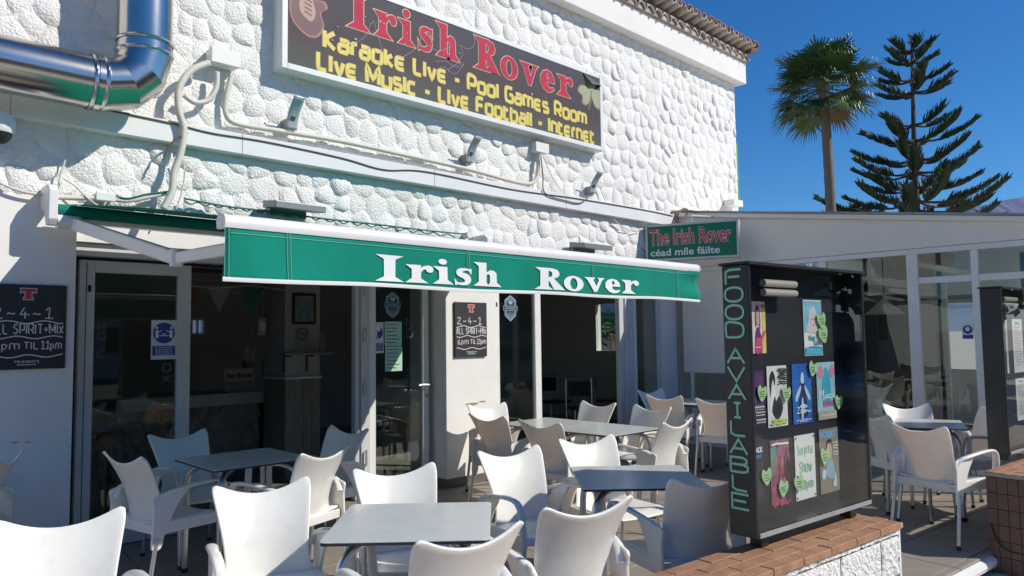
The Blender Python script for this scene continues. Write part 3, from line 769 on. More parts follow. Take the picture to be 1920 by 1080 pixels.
# ================================================================== trees
TRUNK = mat('palm_trunk', (.17, .125, .09), .95, col2=(.09, .065, .045), vscale=6, bump=.6, bscale=14, stretch=(1, 1, 5), bdist=.03)
FAN = mat('fan_leaf', (.075, .15, .035), .45, col2=(.04, .09, .022), vscale=2)
FAN_D = mat('dead_fan_leaf', (.20, .15, .07), .8, var=.2)
def palm():
    D = 22.0
    base = CAM + ray(1558, 600) * D; base.z = -.12
    topc = CAM + ray(1541, 150) * D
    t = thing('fan_palm', 'tall fan palm with slender trunk beyond the annex roof', 'tree', tuple(base))
    m_ = MB(); pts = []; rads = []
    for k in range(41):
        s_ = k / 40; p = base.lerp(topc, s_); p += CR * (.12 * math.sin(s_ * 3)); pts.append(p); rads.append((.165 - .04 * s_) * (1 + .08 * (k % 2)) * (1.45 if s_ > .955 else (1.25 if s_ > .93 else 1)))
    m_.tube(pts, .2, 12, rads=rads); m_.build('trunk', TRUNK, t, smooth=True)
    cr = MB(); dead = MB()
    rnd = random.Random(4)
    for i in range(48):
        az = i * 2.39996 + rnd.uniform(-.25, .25); el = 1.35 - 2.0 * (i / 48) ** .9 + rnd.uniform(-.12, .12)
        d = Vector((math.cos(az) * math.cos(el), math.sin(az) * math.cos(el), math.sin(el)))
        L = rnd.uniform(.55, .95); 
        p0 = topc + Vector((0, 0, -.05 -   .3 * i / 48)); pe = p0 + d * L; pe.z -= .12 * L
        tgt = dead if i == 47 else cr
        tgt.tube([p0, p0.lerp(pe, .5) + Vector((0, 0, .05)), pe], .016, 4)
        side = d.cross(Vector((0, 0, 1)));
        if side.length < .1: side = Vector((1, 0, 0))
        side.normalize(); upv = side.cross(d).normalized()
        FL = rnd.uniform(.74, .98); ns = 30
        for k in range(ns):
            a = -1.75 + 3.5 * k / (ns - 1)
            dir_ = d * math.cos(a) + side * math.sin(a) + upv * (.22 * abs(math.sin(a)))
            dir_.normalize()
            ln = FL * (1 - .28 * (abs(a) / 1.75) ** 2) * rnd.uniform(.9, 1.05)
            per = dir_.cross(upv).normalized()
            m1 = pe + dir_ * ln * .55 - Vector((0, 0, .04)); droop = rnd.uniform(.10, .34)
            e1 = pe + dir_ * ln * .92 - Vector((0, 0, droop * .7)); e2 = e1 + dir_ * .06 - Vector((0, 0, .16))
            wv = .046 * ln
            tgt.add([pe - per * .006, pe + per * .006, m1 - per * wv, m1 + per * wv, e1 - per * .012, e1 + per * .012, e2], [(0, 1, 3, 2), (2, 3, 5, 4), (4, 5, 6)])
    cr.build('crown', FAN, t, fixn=False)
    dead.build('dead_leaves', FAN_D, t, fixn=False)
palm()
NEED = mat('pine_foliage', (.040, .072, .030), .6, col2=(.022, .042, .018), vscale=2.5)
BARKP = mat('pine_bark', (.10, .075, .06), .9, var=.3, vscale=6)
def pine(pxb, pytop, whorls, D, label, seed):
    rnd = random.Random(seed)
    k0 = D / FPX
    base = CAM + ray(pxb, 600) * D; base.z = -.12
    topp = CAM + ray(pxb - 6, pytop) * D; topp.x, topp.y = base.x + (topp.x - base.x) * .6, base.y + (topp.y - base.y) * .6
    t = thing('norfolk_pine', label, 'tree', tuple(base))
    m_ = MB(); n = 24; pts = [base.lerp(topp, k / n) for k in range(n + 1)]
    m_.tube(pts, .1, 8, rads=[.20 * (1 - k / n) ** .8 + .012 for k in range(n + 1)]); m_.build('trunk', BARKP, t, smooth=True)
    fol = MB()
    for (py, half, nb, rise) in whorls:
        z = (CAM + ray(pxb, py) * D).z; f_ = (z - base.z) / (topp.z - base.z); c = base.lerp(topp, f_)
        ph = rnd.uniform(0, 6)
        for b in range(nb):
            az = ph + b * 2 * math.pi / nb + rnd.uniform(-.2, .2); L = half * k0 * rnd.uniform(.82, 1.08)
            d = Vector((math.cos(az), math.sin(az), 0))
            def P(s_): return c + d * (L * s_) + Vector((0, 0, L * (rise * s_ + .10 * (s_ * s_) - .12 * math.sin(s_ * 3.1))))
            limb = MB(); limb.tube([P(s_ / 6) for s_ in range(7)], .03, 5, rads=[.045 * (1 - s_ / 7) + .008 for s_ in range(7)]); limb.build('branch', BARKP, t, smooth=True)
            side = Vector((-d.y, d.x, 0)); nsub = max(7, int(L / .075))
            for q in range(nsub):
                s_ = .36 + .64 * (q + .5) / nsub; p = P(s_)
                for sg in (-1, -.35, .35, 1):
                    wl = (.24 + .12 * (1 - s_) * min(L, 1.5)) * rnd.uniform(.7, 1.2)
                    o_ = p + d * rnd.uniform(-.05, .05)
                    e = [o_, o_ + (side * sg * .5 + d * .45) * wl * .5 + Vector((0, 0, .05 * wl)), o_ + (side * sg * .7 + d * .7) * wl * .8 + Vector((0, 0, .40 * wl)), o_ + (side * sg * .75 + d * .85) * wl + Vector((0, 0, .85 * wl))]
                    fol.tube(e, .02, 3, rads=[.020, .026, .022, .007], caps=False)
                    for r in range(7):      # needle sprays
                        a = e[0].lerp(e[2], rnd.random()) if r < 3 else e[1].lerp(e[3], rnd.random()); v = Vector((rnd.uniform(-1, 1), rnd.uniform(-1, 1), rnd.uniform(-.2, 1.2))) * .085
                        q_ = Vector((rnd.uniform(-1, 1), rnd.uniform(-1, 1), 0)) * .012
                        fol.add([a - q_, a + q_, a + v], [(0, 1, 2)])
            # end tuft
            e = P(1.0)
            for r in range(5):
                v = d * rnd.uniform(.1, .25) + Vector((rnd.uniform(-.1, .1), rnd.uniform(-.1, .1), rnd.uniform(.05, .28)))
                fol.tube([P(.93), e + v * .5, e + v], .03, 4, rads=[.04, .04, .01], caps=False)
    for r in range(14):
        a = topp - Vector((0, 0, rnd.uniform(0, .5))); v = Vector((rnd.uniform(-.12, .12), rnd.uniform(-.12, .12), .12)); fol.tube([a, a + v], .02, 4, caps=False)
    fol.build('crown', NEED, t, fixn=False)
pine(1722, 58, [(90, 38, 6, .20), (112, 40, 5, .16), (146, 56, 5, .14), (170, 66, 6, .12), (232, 60, 4, .16), (262, 92, 6, .16), (298, 96, 5, .10), (322, 112, 6, .10), (350, 100, 5, .06), (376, 140, 6, .08), (394, 158, 6, .06), (430, 165, 6, .05)], 26.0, 'Norfolk Island pine with open tiers of branches against the sky', 11)
pine(1602, 380, [(396, 30, 5, .1), (408, 48, 6, .06), (430, 60, 6, .04)], 30.0, 'small dark pine top just showing above the annex roof', 5)
# ================================================================== long sign on the upper wall
SY = -.15
sx0, sx1 = FY(528, 125, SY).x - .005, FY(1131, 283, SY).x
sz0, sz1 = FY(800, 200, SY).z, FY(1129.6, 142.6, SY).z
sz0 = (FY(528, 127, SY).z + FY(1131, 284, SY).z) / 2
sg_ = thing('wall_sign', 'long dark sign reading Irish Rover in pink with yellow lettering below', 'sign', ((sx0 + sx1) / 2, SY, sz0))
b = MB(); b.box(sx0, sx1, SY + .02, .013, sz0 + .002, sz1 - .002); b.build('sign_box', W_METAL, sg_)
FW = .055
for a in ((sx0, sx0 + FW, sz0, sz1), (sx1 - FW, sx1, sz0, sz1), (sx0 + FW, sx1 - FW, sz0, sz0 + FW), (sx0 + FW, sx1 - FW, sz1 - FW, sz1)):
    b = MB(); b.box(a[0], a[1], SY - .012, SY + .0195, a[2], a[3]); b.build('frame', W_METAL, sg_, bev=.005, bseg=1)
# printed face: dark purple to green-grey print with fine horizontal ribs and scuffs
def sign_face():
    m = bpy.data.materials.new('sign_print'); m.use_nodes = True; n = m.node_tree.nodes; l = m.node_tree.links; p = n['Principled BSDF']
    tc = n.new('ShaderNodeTexCoord'); sp = n.new('ShaderNodeSeparateXYZ'); l.new(tc.outputs['Generated'], sp.inputs[0])
    rp = n.new('ShaderNodeValToRGB'); e = rp.color_ramp.elements
    e[0].position = 0; e[0].color = (.085, .10, .085, 1); e[1].position = 1; e[1].color = (.055, .053, .075, 1)
    x = e.new(.38); x.color = (.072, .05, .062, 1)
    l.new(sp.outputs['Z'], rp.inputs['Fac'])
    nz = n.new('ShaderNodeTexNoise'); nz.inputs['Scale'].default_value = 3; nz.inputs['Detail'].default_value = 9; nz.inputs['Roughness'].default_value = .75; l.new(tc.outputs['Object'], nz.inputs['Vector'])
    mr = n.new('ShaderNodeMapRange'); mr.inputs['From Min'].default_value = .55; mr.inputs['From Max'].default_value = .8; mr.inputs['To Max'].default_value = .3; l.new(nz.outputs['Fac'], mr.inputs['Value'])
    mx = n.new('ShaderNodeMix'); mx.data_type = 'RGBA'; l.new(mr.outputs[0], mx.inputs['Factor']); l.new(rp.outputs['Color'], mx.inputs['A']); mx.inputs['B'].default_value = (.19, .18, .20, 1)
    l.new(mx.outputs['Result'], p.inputs['Base Color'])
    wv = n.new('ShaderNodeTexWave'); wv.bands_direction = 'Z'; wv.inputs['Scale'].default_value = 14; l.new(tc.outputs['Object'], wv.inputs['Vector'])
    bp = n.new('ShaderNodeBump'); bp.inputs['Strength'].default_value = .12; bp.inputs['Distance'].default_value = .003; l.new(wv.outputs['Fac'], bp.inputs['Height']); l.new(bp.outputs['Normal'], p.inputs['Normal'])
    p.inputs['Roughness'].default_value = .6; p.inputs['Specular IOR Level'].default_value = .25
    return m
fx0, fx1, fz0, fz1 = sx0 + FW, sx1 - FW, sz0 + FW, sz1 - FW
b = MB(); b.box(fx0 - .004, fx1 + .004, SY - .004, SY + .019, fz0 - .004, fz1 + .004); b.build('sign_face', sign_face(), sg_)
SF = plane_fn((0, SY - .004, 0), (1, 0, 0), (0, 0, 1))
YEL = mat('yellow_print', (.72, .60, .10), .5, var=.12, vscale=9); YEL_O = mat('yellow_outline', (.50, .30, .12), .5)
PINK = mat('pink_red_print', (.52, .022, .075), .6, var=.18, vscale=6, stain=(.58, .18, .22), stain_scale=25, stain_amt=.35, spec=.2); CREAM_O = mat('cream_outline', (.62, .42, .24), .5)
def sz(px, py): return FY(px, py, SY).z
def sx_(px, py): return FY(px, py, SY).x
for txt, p0, p1, in (('Karaoke Live - Pool Games Room', (604, 86), (1100, 234)), ('Live Music - Live Football - Internet', (592, 126.5), (1115, 270))):
    x0, x1 = sx_(*p0), sx_(*p1)
    base = (sz(*p0) + sz(*p1)) / 2
    hh = .152
    stroke_words(sg_, 'lettering_outline', YEL_O, txt, SF, x0 + .02, x1 - .02, base, base + hh, .047, .0015, gap=.27, smooth=3, dw=.0002)
    stroke_words(sg_, 'lettering', YEL, txt, SF, x0 + .02, x1 - .02, base, base + hh, .036, .0028, gap=.27, smooth=3, dw=.0002)
for txt, p0, p1, top in (('Irish', (651, 50), (857, 114), 0), ('Rover', (889, 120), (1072, 186), 0)):
    x0, x1 = sx_(*p0), sx_(*p1); base = (sz(665, 53) + sz(1066, 184)) / 2
    o = MB(); serif_text(o, txt, SF, x0, x1, base, base + .35, .0015, offset=.009, gap=.12); o.build('lettering_outline', CREAM_O, sg_, fixn=False)
    o = MB(); serif_text(o, txt, SF, x0, x1, base, base + .35, .004, gap=.12); o.build('lettering', PINK, sg_, fixn=False)
# printed guitar, shamrock, cracks and a torn corner
gx, gz = sx_(577, 21), sz(577, 21)
GTR = [(a * .72, c * .72) for a, c in [(-.16, .16), (-.02, .30), (.06, .27), (.10, .16), (.20, .17), (.24, .10), (.16, .02), (.20, -.12), (.12, -.26), (-.02, -.28), (-.18, -.16), (-.22, .02)]]
def printed(polys, m, w, name, parent, fn):
    o = MB(); mesh_to(o, fill_mesh(polys), fn, w=w); return o.build(name, m, parent, fixn=False)
def sm(pl, n=4): return [(q.x, q.y) for q in catmull([(a, c, 0) for a, c in pl], n, True)]
GF = plane_fn((gx, SY - .004, gz), (1, 0, 0), (0, 0, 1))
printed([sm([(a * 1.12, c * 1.12) for a, c in GTR])], mat('guitar_rim', (.30, .10, .09), .5), .001, 'guitar_print', sg_, GF)
printed([sm(GTR)], mat('guitar_body', (.10, .02, .035), .5), .002, 'guitar_print', sg_, GF)
printed([sm([(a * .72, c * .72) for a, c in [(-.09, .14), (.02, .24), (.08, .10), (.10, -.02), (.04, -.12), (-.08, -.06), (-.12, .04)]])], mat('guitar_plate', (.42, .24, .20), .5), .003, 'guitar_print', sg_, GF)
o = MB()
for k in range(4): ribbon(o, [(-.035, .11 - k * .04), (.035, .088 - k * .04)], GF, .013, .004)
o.build('guitar_print', mat('guitar_body', (.1, .02, .035)), sg_, fixn=False)
cx_, cz_ = sx_(1108, 178), sz(1108, 178)
KF = plane_fn((cx_, SY - .004, cz_), (1, 0, 0), (0, 0, 1)); SHAM = mat('pale_clover', (.36, .38, .22), .5, var=.15, vscale=20); SHAM2 = mat('clover_rim', (.25, .17, .08), .5)
HEART = [(0, 0), (.10, .10), (.115, .18), (.07, .235), (0, .19), (-.07, .235), (-.115, .18), (-.10, .10)]
for a in (0, 2.1, -2.1):
    rot = lambda p, s_=1.0: ((p[0] * math.cos(a) - p[1] * math.sin(a)) * s_, (p[0] * math.sin(a) + p[1] * math.cos(a)) * s_ + .05)
    printed([sm([rot(p, 1.1) for p in HEART])], SHAM2, .001 + a * .0002 + .0006, 'clover_print', sg_, KF)
    printed([sm([rot(p) for p in HEART])], SHAM, .0022 + a * .0002 + .0006, 'clover_print', sg_, KF)
o = MB(); ribbon(o, [(.0, .05), (-.02, -.1), (-.07, -.2)], KF, .02, .005); o.build('clover_print', SHAM2, sg_, fixn=False)
o = MB(); CRK = random.Random(3)
for (px, py) in ((790, 70), (862, 85), (868, 120), (700, 40)):
    for q in range(2):
        p = [Vector((sx_(px, py), sz(px, py)))]; a = CRK.uniform(-2.6, -.6)
        for k in range(8): a += CRK.uniform(-.7, .7); p.append(p[-1] + Vector((math.cos(a), math.sin(a))) * CRK.uniform(.03, .07))
        ribbon(o, [(v.x, v.y) for v in p], SF, .0032, .0058 + q * .0005)
for k in range(14):
    px, py = CRK.uniform(570, 1080), 0; xx = sx_(px, 100); zz = CRK.uniform(fz0 + .1, fz1 - .1); r = CRK.uniform(.006, .018)
    mesh_to(o, fill_mesh([ell(0, 0, r, r * .8, 8)]), plane_fn((xx, SY - .004, zz), (1, 0, 0), (0, 0, 1)), w=.0066 + k * .0001)
o.build('crack_marks', mat('crack_grey', (.42, .42, .42), .7), sg_, fixn=False)['kind'] = 'stuff'
t_ = MB(); t_.add([(fx1 - .32, SY - .010, fz1 + .0), (fx1 + .0, SY - .010, fz1 - .11), (fx1 - .02, SY - .05, fz1 - .10), (fx1 - .2, SY - .06, fz1 - .13), (fx1, SY - .008, fz1)], [(0, 4, 1), (0, 1, 2, 3)]); t_.build('torn_corner', BLACKP, sg_, fixn=False)

# ================================================================== awning
PA = 2.75
ax0, ax1 = 1.325, 5.09
bz = (FY(417, 417, -PA).z + FY(1303, 504.5, -PA).z) / 2
vzb = (FY(409, 523, -PA).z + FY(1311, 564, -PA).z) / 2
aw = thing('awning', 'green folding arm awning with Irish Rover on its white edged valance', 'awning', (3.2, 0, 2.5))
RZ = 2.43
b = MB(); b.tube([(1.27, -.17, RZ), (5.16, -.17, RZ)], .045, 12); b.build('roller', GREEN2, aw, smooth=True)
for xx in (1.20, 5.16):
    b = MB(); b.prism([(0, 2.60), (-.20, 2.60), (-.25, 2.56), (-.25, 2.36), (-.22, 2.32), (-.17, 2.32), (-.12, 2.42), (0, 2.45)], lambda u, v, t: (xx + t, u, v), .055); b.build('bracket', W_METAL, aw, bev=.006)
    b = MB(); b.tube([(xx + .06, -.19, 2.35), (xx + .20, -.19, 2.35)] if xx < 3 else [(xx - .005, -.19, 2.35), (xx - .14, -.19, 2.35)], .05, 12); b.build('arm_shoulder', W_METAL, aw, smooth=True)
b = MB(); b.box(1.26, 5.155, -.13, -.06, 2.36, 2.395); b.build('square_bar', W_METAL, aw, bev=.004)
def cloth(u, v):
    x = ax0 + .02 + (ax1 - ax0 - .04) * u; y = -.19 - (PA - .19 - .03) * v; z = RZ + .045 + (bz + .03 - RZ - .045) * v + .012 * math.sin(math.pi * v) * (1 - .3 * math.sin(math.pi * u))
    return (x, y, z)
b = MB(); b.grid(cloth, 30, 16); cl = b.build('canopy', GREEN, aw, smooth=True, fixn=False)
mdf = cl.modifiers.new('thick', 'SOLIDIFY'); mdf.thickness = .003
prof = [(-.040, -.026), (-.046, -.008), (-.044, .014), (-.032, .030), (-.012, .036), (.018, .034), (.038, .022), (.044, 0), (.038, -.024), (0, -.030)]
b = MB(); b.prism(prof, lambda u, v, t: (ax0 + t, -PA + u, bz + v), ax1 - ax0); b.build('front_bar', W_METAL, aw, smooth=True, angle=40)
for xx in (ax0 - .008, ax1):
    b = MB(); b.prism([(u * 1.06, v * 1.06) for u, v in prof], lambda u, v, t: (xx + t, -PA + u, bz + v), .008); b.build('end_cap', W_PVC, aw)
VY = -PA - .034
def vdisp(x, z):
    f = (bz - .02 - z) / (bz - vzb)
    return (.008 * math.sin(x * 2.7) + .006 * math.sin(x * 6.1 + 1) + .003 * math.sin(x * 13.0 + z * 9)) * f - .004 * f + (.018 * max(0, (x - 4.75) / .35) * math.sin(z * 30) if x > 4.75 else 0)
VH = (bz - .022) - vzb
def val(u, v):
    z = bz - .022 - VH * v; x = ax0 + .003 + (ax1 - ax0 + .02 * v) * u - .015 * v
    z -= .004 * v * math.sin(x * 5.2) ; return (x, VY + vdisp(x, z), z)
b = MB(); b.grid(val, 110, 10); vl = b.build('valance', GREEN, aw, smooth=True, fixn=False)
mdf = vl.modifiers.new('thick', 'SOLIDIFY'); mdf.thickness = .003; mdf.offset = 1
b = MB(); pts = [val(k / 110, 1.0) for k in range(111)]; b.tube([(x, y - .002, z) for x, y, z in pts], .005, 6, r2=.011); b.build('hem', mat('white_hem', (.75, .75, .73), .8), aw, smooth=True)
def VF(u, v, w=0): return Vector((u, VY + vdisp(u, v) - .0042 - w, v))
b = MB()
seams = [FY(px, 500, VY).x for px in (424, 540, 877, 1110, 1268)] + [ax1 - .035]
for k, xs in enumerate(seams):
    for dx in (-.009, .009): ribbon(b, [(xs + dx, bz - .03 - VH * .97 * t / 12) for t in range(13)], VF, .0018, .0)
ribbon(b, [(ax0 + .02 + (ax1 - ax0 - .04) * t / 60, bz - .048) for t in range(61)], VF, .0018, .0008)
b.build('stitching', THREAD, aw, fixn=False)['kind'] = 'stuff'
b = MB()
for xs in seams[1:-1]: ribbon(b, [(xs, bz - .026 - VH * .97 * t / 12) for t in range(13)], VF, .026, -.0018)
b.build('seam', GREEN2, aw, fixn=False)
for txt, pa, pb in (('Irish', 703, 935), ('Rover', 1003, 1194)):
    x0, x1 = FY(pa, 520, VY).x, FY(pb, 535, VY).x
    zt = FY(725, 478, VY).z; z0 = FY(725, 527.5, VY).z
    lt = MB(); serif_text(lt, txt, VF, x0, x1, z0, zt, .0012, gap=.03); lt.build('lettering', mat('white_canvas_print', (.78, .80, .79), .8), aw, fixn=False)
# folding arms lie in a plane under the canopy
for mir in (0, 1):
    sh = Vector((1.36, -.19, 2.345)); el = FY(331, 484, -1.5); ft = Vector((1.69, -PA + .05, bz - .035))
    if mir: sh.x, el.x, ft.x = 6.415 - sh.x, 6.415 - el.x, 6.415 - ft.x
    b = MB(); b.bar(sh, el, .045, .085); b.build('upper_arm', W_METAL, aw, bev=.012)
    b = MB(); b.bar(el, ft, .04, .07); b.build('forearm', W_METAL, aw, bev=.010)
    b = MB(); b.tube([el - Vector((0, 0, .05)), el + Vector((0, 0, .05))], .036, 14); b.build('elbow', W_METAL, aw, smooth=True)

# ================================================================== small light box sign at the annex corner
la, lb = Vector((8.25, -.05, 0)), Vector((8.78, -1.15, 0))
pa_, pb_ = FY(1210, 423, -.05), FY(1213, 491, -.05)
la.x = pa_.x; la.z = pb_.z
dl = (ray(1386, 455)); 
# right end: same height in the picture ratio 72/69
dep = (la - CAM).dot(CF) * 69 / 72.5
lb = CAM + dl * dep; lb.z = la.z
LW = (Vector((lb.x, lb.y, 0)) - Vector((la.x, la.y, 0))).length; LH = pa_.z - pb_.z
LR = math.atan2(lb.y - la.y, lb.x - la.x)
ls = thing('light_box_sign', 'small green light box sign reading The Irish Rover in red', 'sign', (la.x, la.y, la.z), LR)
def lbx(x0, x1, y0, y1, z0, z1, nm, m, bev=0.0): q = MB(); q.box(x0, x1, y0, y1, z0, z1); return q.build(nm, m, ls, world=False, bev=bev, bseg=1)
lbx(0, LW, .003, .14, 0, LH, 'box', G_ALU, .004)
lbx(.03, LW - .03, -.002, .004, .03, LH - .03, 'face', mat('green_acrylic', (.006, .17, .075), .25), 0)
lbx(0, .028, -.010, .0025, 0, LH, 'frame', G_ALU); lbx(LW - .028, LW, -.010, .0025, 0, LH, 'frame', G_ALU); lbx(.0285, LW - .0285, -.010, .0025, 0, .028, 'frame', G_ALU); lbx(.0285, LW - .0285, -.010, .0025, LH - .028, LH, 'frame', G_ALU)
LF = lambda u, v, w=0: Vector((u, -.0025 - w, v))
for bold, m, ww in ((.035, mat('pale_outline', (.78, .72, .66), .5), .001), (.008, mat('sign_red', (.66, .03, .05), .5), .002)):
    o = MB(); put_text(o, 'The Irish Rover', LF, .055 - bold * .15, LW * .92 + bold * .15, LH * .42 - bold * .15, LH * .86 + bold * .15, ww, bold=bold); o.build('lettering', m, ls, world=False, fixn=False)
o = MB(); put_text(o, 'céad míle fáilte', LF, .065, LW * .80, LH * .13, LH * .33, .001, bold=.02); o.build('lettering', WHITE, ls, world=False, fixn=False)
o = MB()
for a in (0, 2.1, -2.1): ribbon(o, [(LW * .90 + .06 * (p[0] * math.cos(a) - p[1] * math.sin(a)) * 5, LH * .22 + .06 * (p[0] * math.sin(a) + p[1] * math.cos(a)) * 5) for p in sm([(u * .8, v * .8) for u, v in HEART], 3)], LF, .004, .001 + .0003 * a, True)
o.build('clover_outline', mat('dull_gold', (.10, .16, .05), .5), ls, world=False, fixn=False)
lbx(-.10, .02, .05, .10, LH * .35, LH * .55, 'bracket', G_ALU)
o = MB(); o.tube([(LW * .5, .07, LH - .01), (LW * .5, .07, LH + .10), (LW * .5 + .3, .55, LH + .12)], .012, 6); o.build('stay', G_ALU, ls, world=False)

# ================================================================== steel duct
DY = -.35; DX = (FY(222, 40, DY).x + FY(320, 40, DY).x) / 2; DR = .182
DZ = FY(60, 131, DY).z
du = thing('steel_duct', 'polished steel exhaust duct with segmented elbow on the stone wall', 'duct', (DX, DY, DZ))
def ringset(c, t, r, n=28):
    t = Vector(t).normalized(); a = Vector((0, 1, 0)); bb = t.cross(a).normalized(); return [Vector(c) + a * (r * math.cos(2 * math.pi * k / n)) + bb * (r * math.sin(2 * math.pi * k / n)) for k in range(n)]
def seg(c0, t0, c1, t1, r, nm, m=STEEL):
    n = 28; o = MB(); o.add(ringset(c0, t0, r) + ringset(c1, t1, r), [(k, (k + 1) % n, n + (k + 1) % n, n + k) for k in range(n)]); return o.build(nm, m, du, smooth=True)
ER = .26
seg((-2.4, DY, DZ), (1, 0, 0), (DX - ER - .07, DY, DZ), (1, 0, 0), DR, 'horizontal_pipe')
seg((DX - ER - .07, DY, DZ), (1, 0, 0), (DX - ER, DY, DZ), (1, 0, 0), DR + .005, 'collar')
angs = [0, 30, 60, 90]
for a, c in zip(angs, angs[1:]):
    f = lambda q: (Vector((DX - ER + ER * math.sin(R_(q)), DY, DZ + ER - ER * math.cos(R_(q)))), Vector((math.cos(R_(q)), 0, math.sin(R_(q)))))
    (p0, t0), (p1, t1) = f(a), f(c); seg(p0, t0, p1, t1, DR + .003, 'elbow_gore')
seg((DX, DY, DZ + ER), (0, 0, 1), (DX, DY, DZ + ER + .07), (0, 0, 1), DR + .005, 'collar')
seg((DX, DY, DZ + ER + .07), (0, 0, 1), (DX, DY, 6.0), (0, 0, 1), DR, 'vertical_pipe')
for c, t in (((DX - ER - .09, DY, DZ), (1, 0, 0)), ((DX - ER - .02, DY, DZ), (1, 0, 0)), ((DX, DY, DZ + ER + .02), (0, 0, 1)), ((DX, DY, DZ + ER + .10), (0, 0, 1))):
    t = Vector(t); o = MB(); n = 28; rs = []
    for q in (-.012, 0, .012): rs += ringset(Vector(c) + t * q, t, DR + (.014 if q == 0 else .006))
    o.add(rs, [(i * n + k, i * n + (k + 1) % n, (i + 1) * n + (k + 1) % n, (i + 1) * n + k) for i in range(2) for k in range(n)]); o.build('clamp', STEEL2, du, smooth=True)
o = MB(); o.box(DX - .02, DX + .02, DY + DR, .0, DZ + .9, DZ + .94); o.box(.0, .04, DY + DR - .02, .0, DZ - .02, DZ + .02); o.build('wall_bracket', STEEL2, du)

# ================================================================== cable trunking, conduits, cables, boxes
tr = thing('cable_trunking', 'long white cable trunking running across the stone wall', 'trunking', (4, 0, 3.05))
TZ0, TZ1 = 3.055, 3.225
xs_ = [-2.5, -.4, 1.0, 2.6, 4.6, 6.6, 8.93]
for a, c in zip(xs_, xs_[1:]):
    o = MB(); o.box(a, c - .003, -.085, .02, TZ0, TZ1); o.build('trunking_length', W_METAL, tr, bev=.004, bseg=1)
def path(pxs, y): return [FY(a, c, y) for a, c in pxs]
def conduit(name, label, pxs, r, m, y=-.06, ridged=True, cat='conduit'):
    p = catmull(path(pxs, y), 8); 
    if ridged:
        Lg = sum((a - c).length for a, c in zip(p, p[1:])); n = max(20, int(Lg / .009)); out = []; k = 0; acc = 0
        segl = [(a - c).length for a, c in zip(p, p[1:])]
        for i in range(n + 1):
            t = Lg * i / n
            while k < len(segl) - 1 and acc + segl[k] < t: acc += segl[k]; k += 1
            out.append(p[k].lerp(p[k + 1], min(1, (t - acc) / max(segl[k], 1e-6))))
        o = MB(); o.tube(out, r, 8, rads=[r * (1.0 if i % 2 else .84) for i in range(len(out))])
    else: o = MB(); o.tube(p, r, 6)
    return tag(o.build(name, m, smooth=True, angle=80), label, cat)
conduit('corrugated_conduit', 'thick ivory corrugated conduit hanging in a long curve over the trunking', [(392, 118), (358, 133), (336, 165), (335, 205), (345, 245), (338, 290), (326, 325), (322, 360), (306, 392)], .030, CONDUIT, -.13)
conduit('corrugated_conduit', 'short ivory conduit looping back under the junction box', [(407, 135), (405, 165), (390, 188), (365, 192), (345, 178)], .024, CONDUIT, -.10)
conduit('corrugated_conduit', 'ivory corrugated conduit running along the trunking to under the long sign', [(434, 142), (424, 185), (424, 215), (445, 232), (520, 245), (640, 265), (760, 291), (880, 318), (980, 344), (1005, 335), (1010, 300), (1012, 290)], .025, CONDUIT, -.06)
conduit('corrugated_conduit', 'horizontal ivory conduit above the awning bracket at left', [(95, 369), (140, 371), (178, 371)], .020, CONDUIT, -.07)
conduit('corrugated_conduit', 'wavy ivory conduit between the plug socket and the hanging conduit', [(214, 374), (240, 376), (275, 370), (312, 362)], .019, CONDUIT, -.07)
conduit('brown_cable', 'thin brown cable draped along the white trunking', [(150, 197), (230, 212), (330, 233), (400, 250), (500, 266), (640, 296), (720, 318), (800, 322), (960, 355), (1080, 372), (1210, 394), (1262, 405)], .006, CABLE_B, -.093, False, 'cable')
conduit('brown_cable', 'dark cable loop beside the thick hanging conduit', [(352, 250), (328, 262), (312, 285), (306, 300)], .008, CABLE_B, -.14, False, 'cable')
conduit('brown_cable', 'sagging dark cable under the right end of the trunking', [(1014, 292), (1018, 330), (1022, 362), (1060, 376), (1090, 380), (1112, 360)], .007, CABLE_B, -.10, False, 'cable')
conduit('pale_cable', 'pale cable hanging down the wall at the left edge', [(122, 240), (128, 268), (122, 300), (112, 335), (110, 362)], .007, CABLE_W, -.05, False, 'cable')
conduit('pale_cable', 'thin pale cable drooping to the plug socket', [(119, 335), (140, 348), (165, 372), (190, 388), (200, 375)], .006, CABLE_W, -.09, False, 'cable')
conduit('pale_cable', 'pale cable along the wall edge above the left chalkboard', [(-10, 338), (20, 352), (50, 361), (90, 367)], .010, CABLE_W, -.05, False, 'cable')
conduit('pale_cable', 'loose pale cable right of the thick hanging conduit', [(342, 292), (346, 330), (338, 370), (330, 392)], .006, CABLE_W, -.09, False, 'cable')
conduit('pale_cable', 'two thin pale wires hanging below the rightmost curved lamp', [(1125, 352), (1138, 385), (1150, 410), (1180, 432), (1205, 430)], .006, CABLE_W, -.05, False, 'cable')
conduit('pale_cable', 'pale wire sagging between sign box and rightmost curved lamp', [(1018, 292), (1040, 340), (1070, 372), (1100, 376), (1115, 358)], .005, CABLE_W, -.07, False, 'cable')
conduit('green_cable', 'straight green cable stretched above the awning', [(345, 372), (420, 386), (500, 396), (608, 410), (700, 420), (800, 432), (872, 439)], .008, CABLE_G, -.07, False, 'cable')
zig = [(345 + k * 13, 377 + k * 1.65 + (4 if k % 2 else -1)) for k in range(40)]
conduit('green_cable', 'wavy green string wound along the straight green cable', zig, .006, CABLE_G, -.065, False, 'cable')
conduit('green_cable', 'green cable following the wavy ivory conduit', [(214, 366), (240, 372), (275, 364), (318, 359)], .007, CABLE_G, -.09, False, 'cable')
conduit('black_cable', 'coil of dark cables over the annex roof corner', [(1300, 396), (1272, 396), (1266, 410), (1276, 416), (1290, 398), (1282, 392), (1270, 404), (1275, 420)], .016, CABLE_B, -.35, False, 'cable')

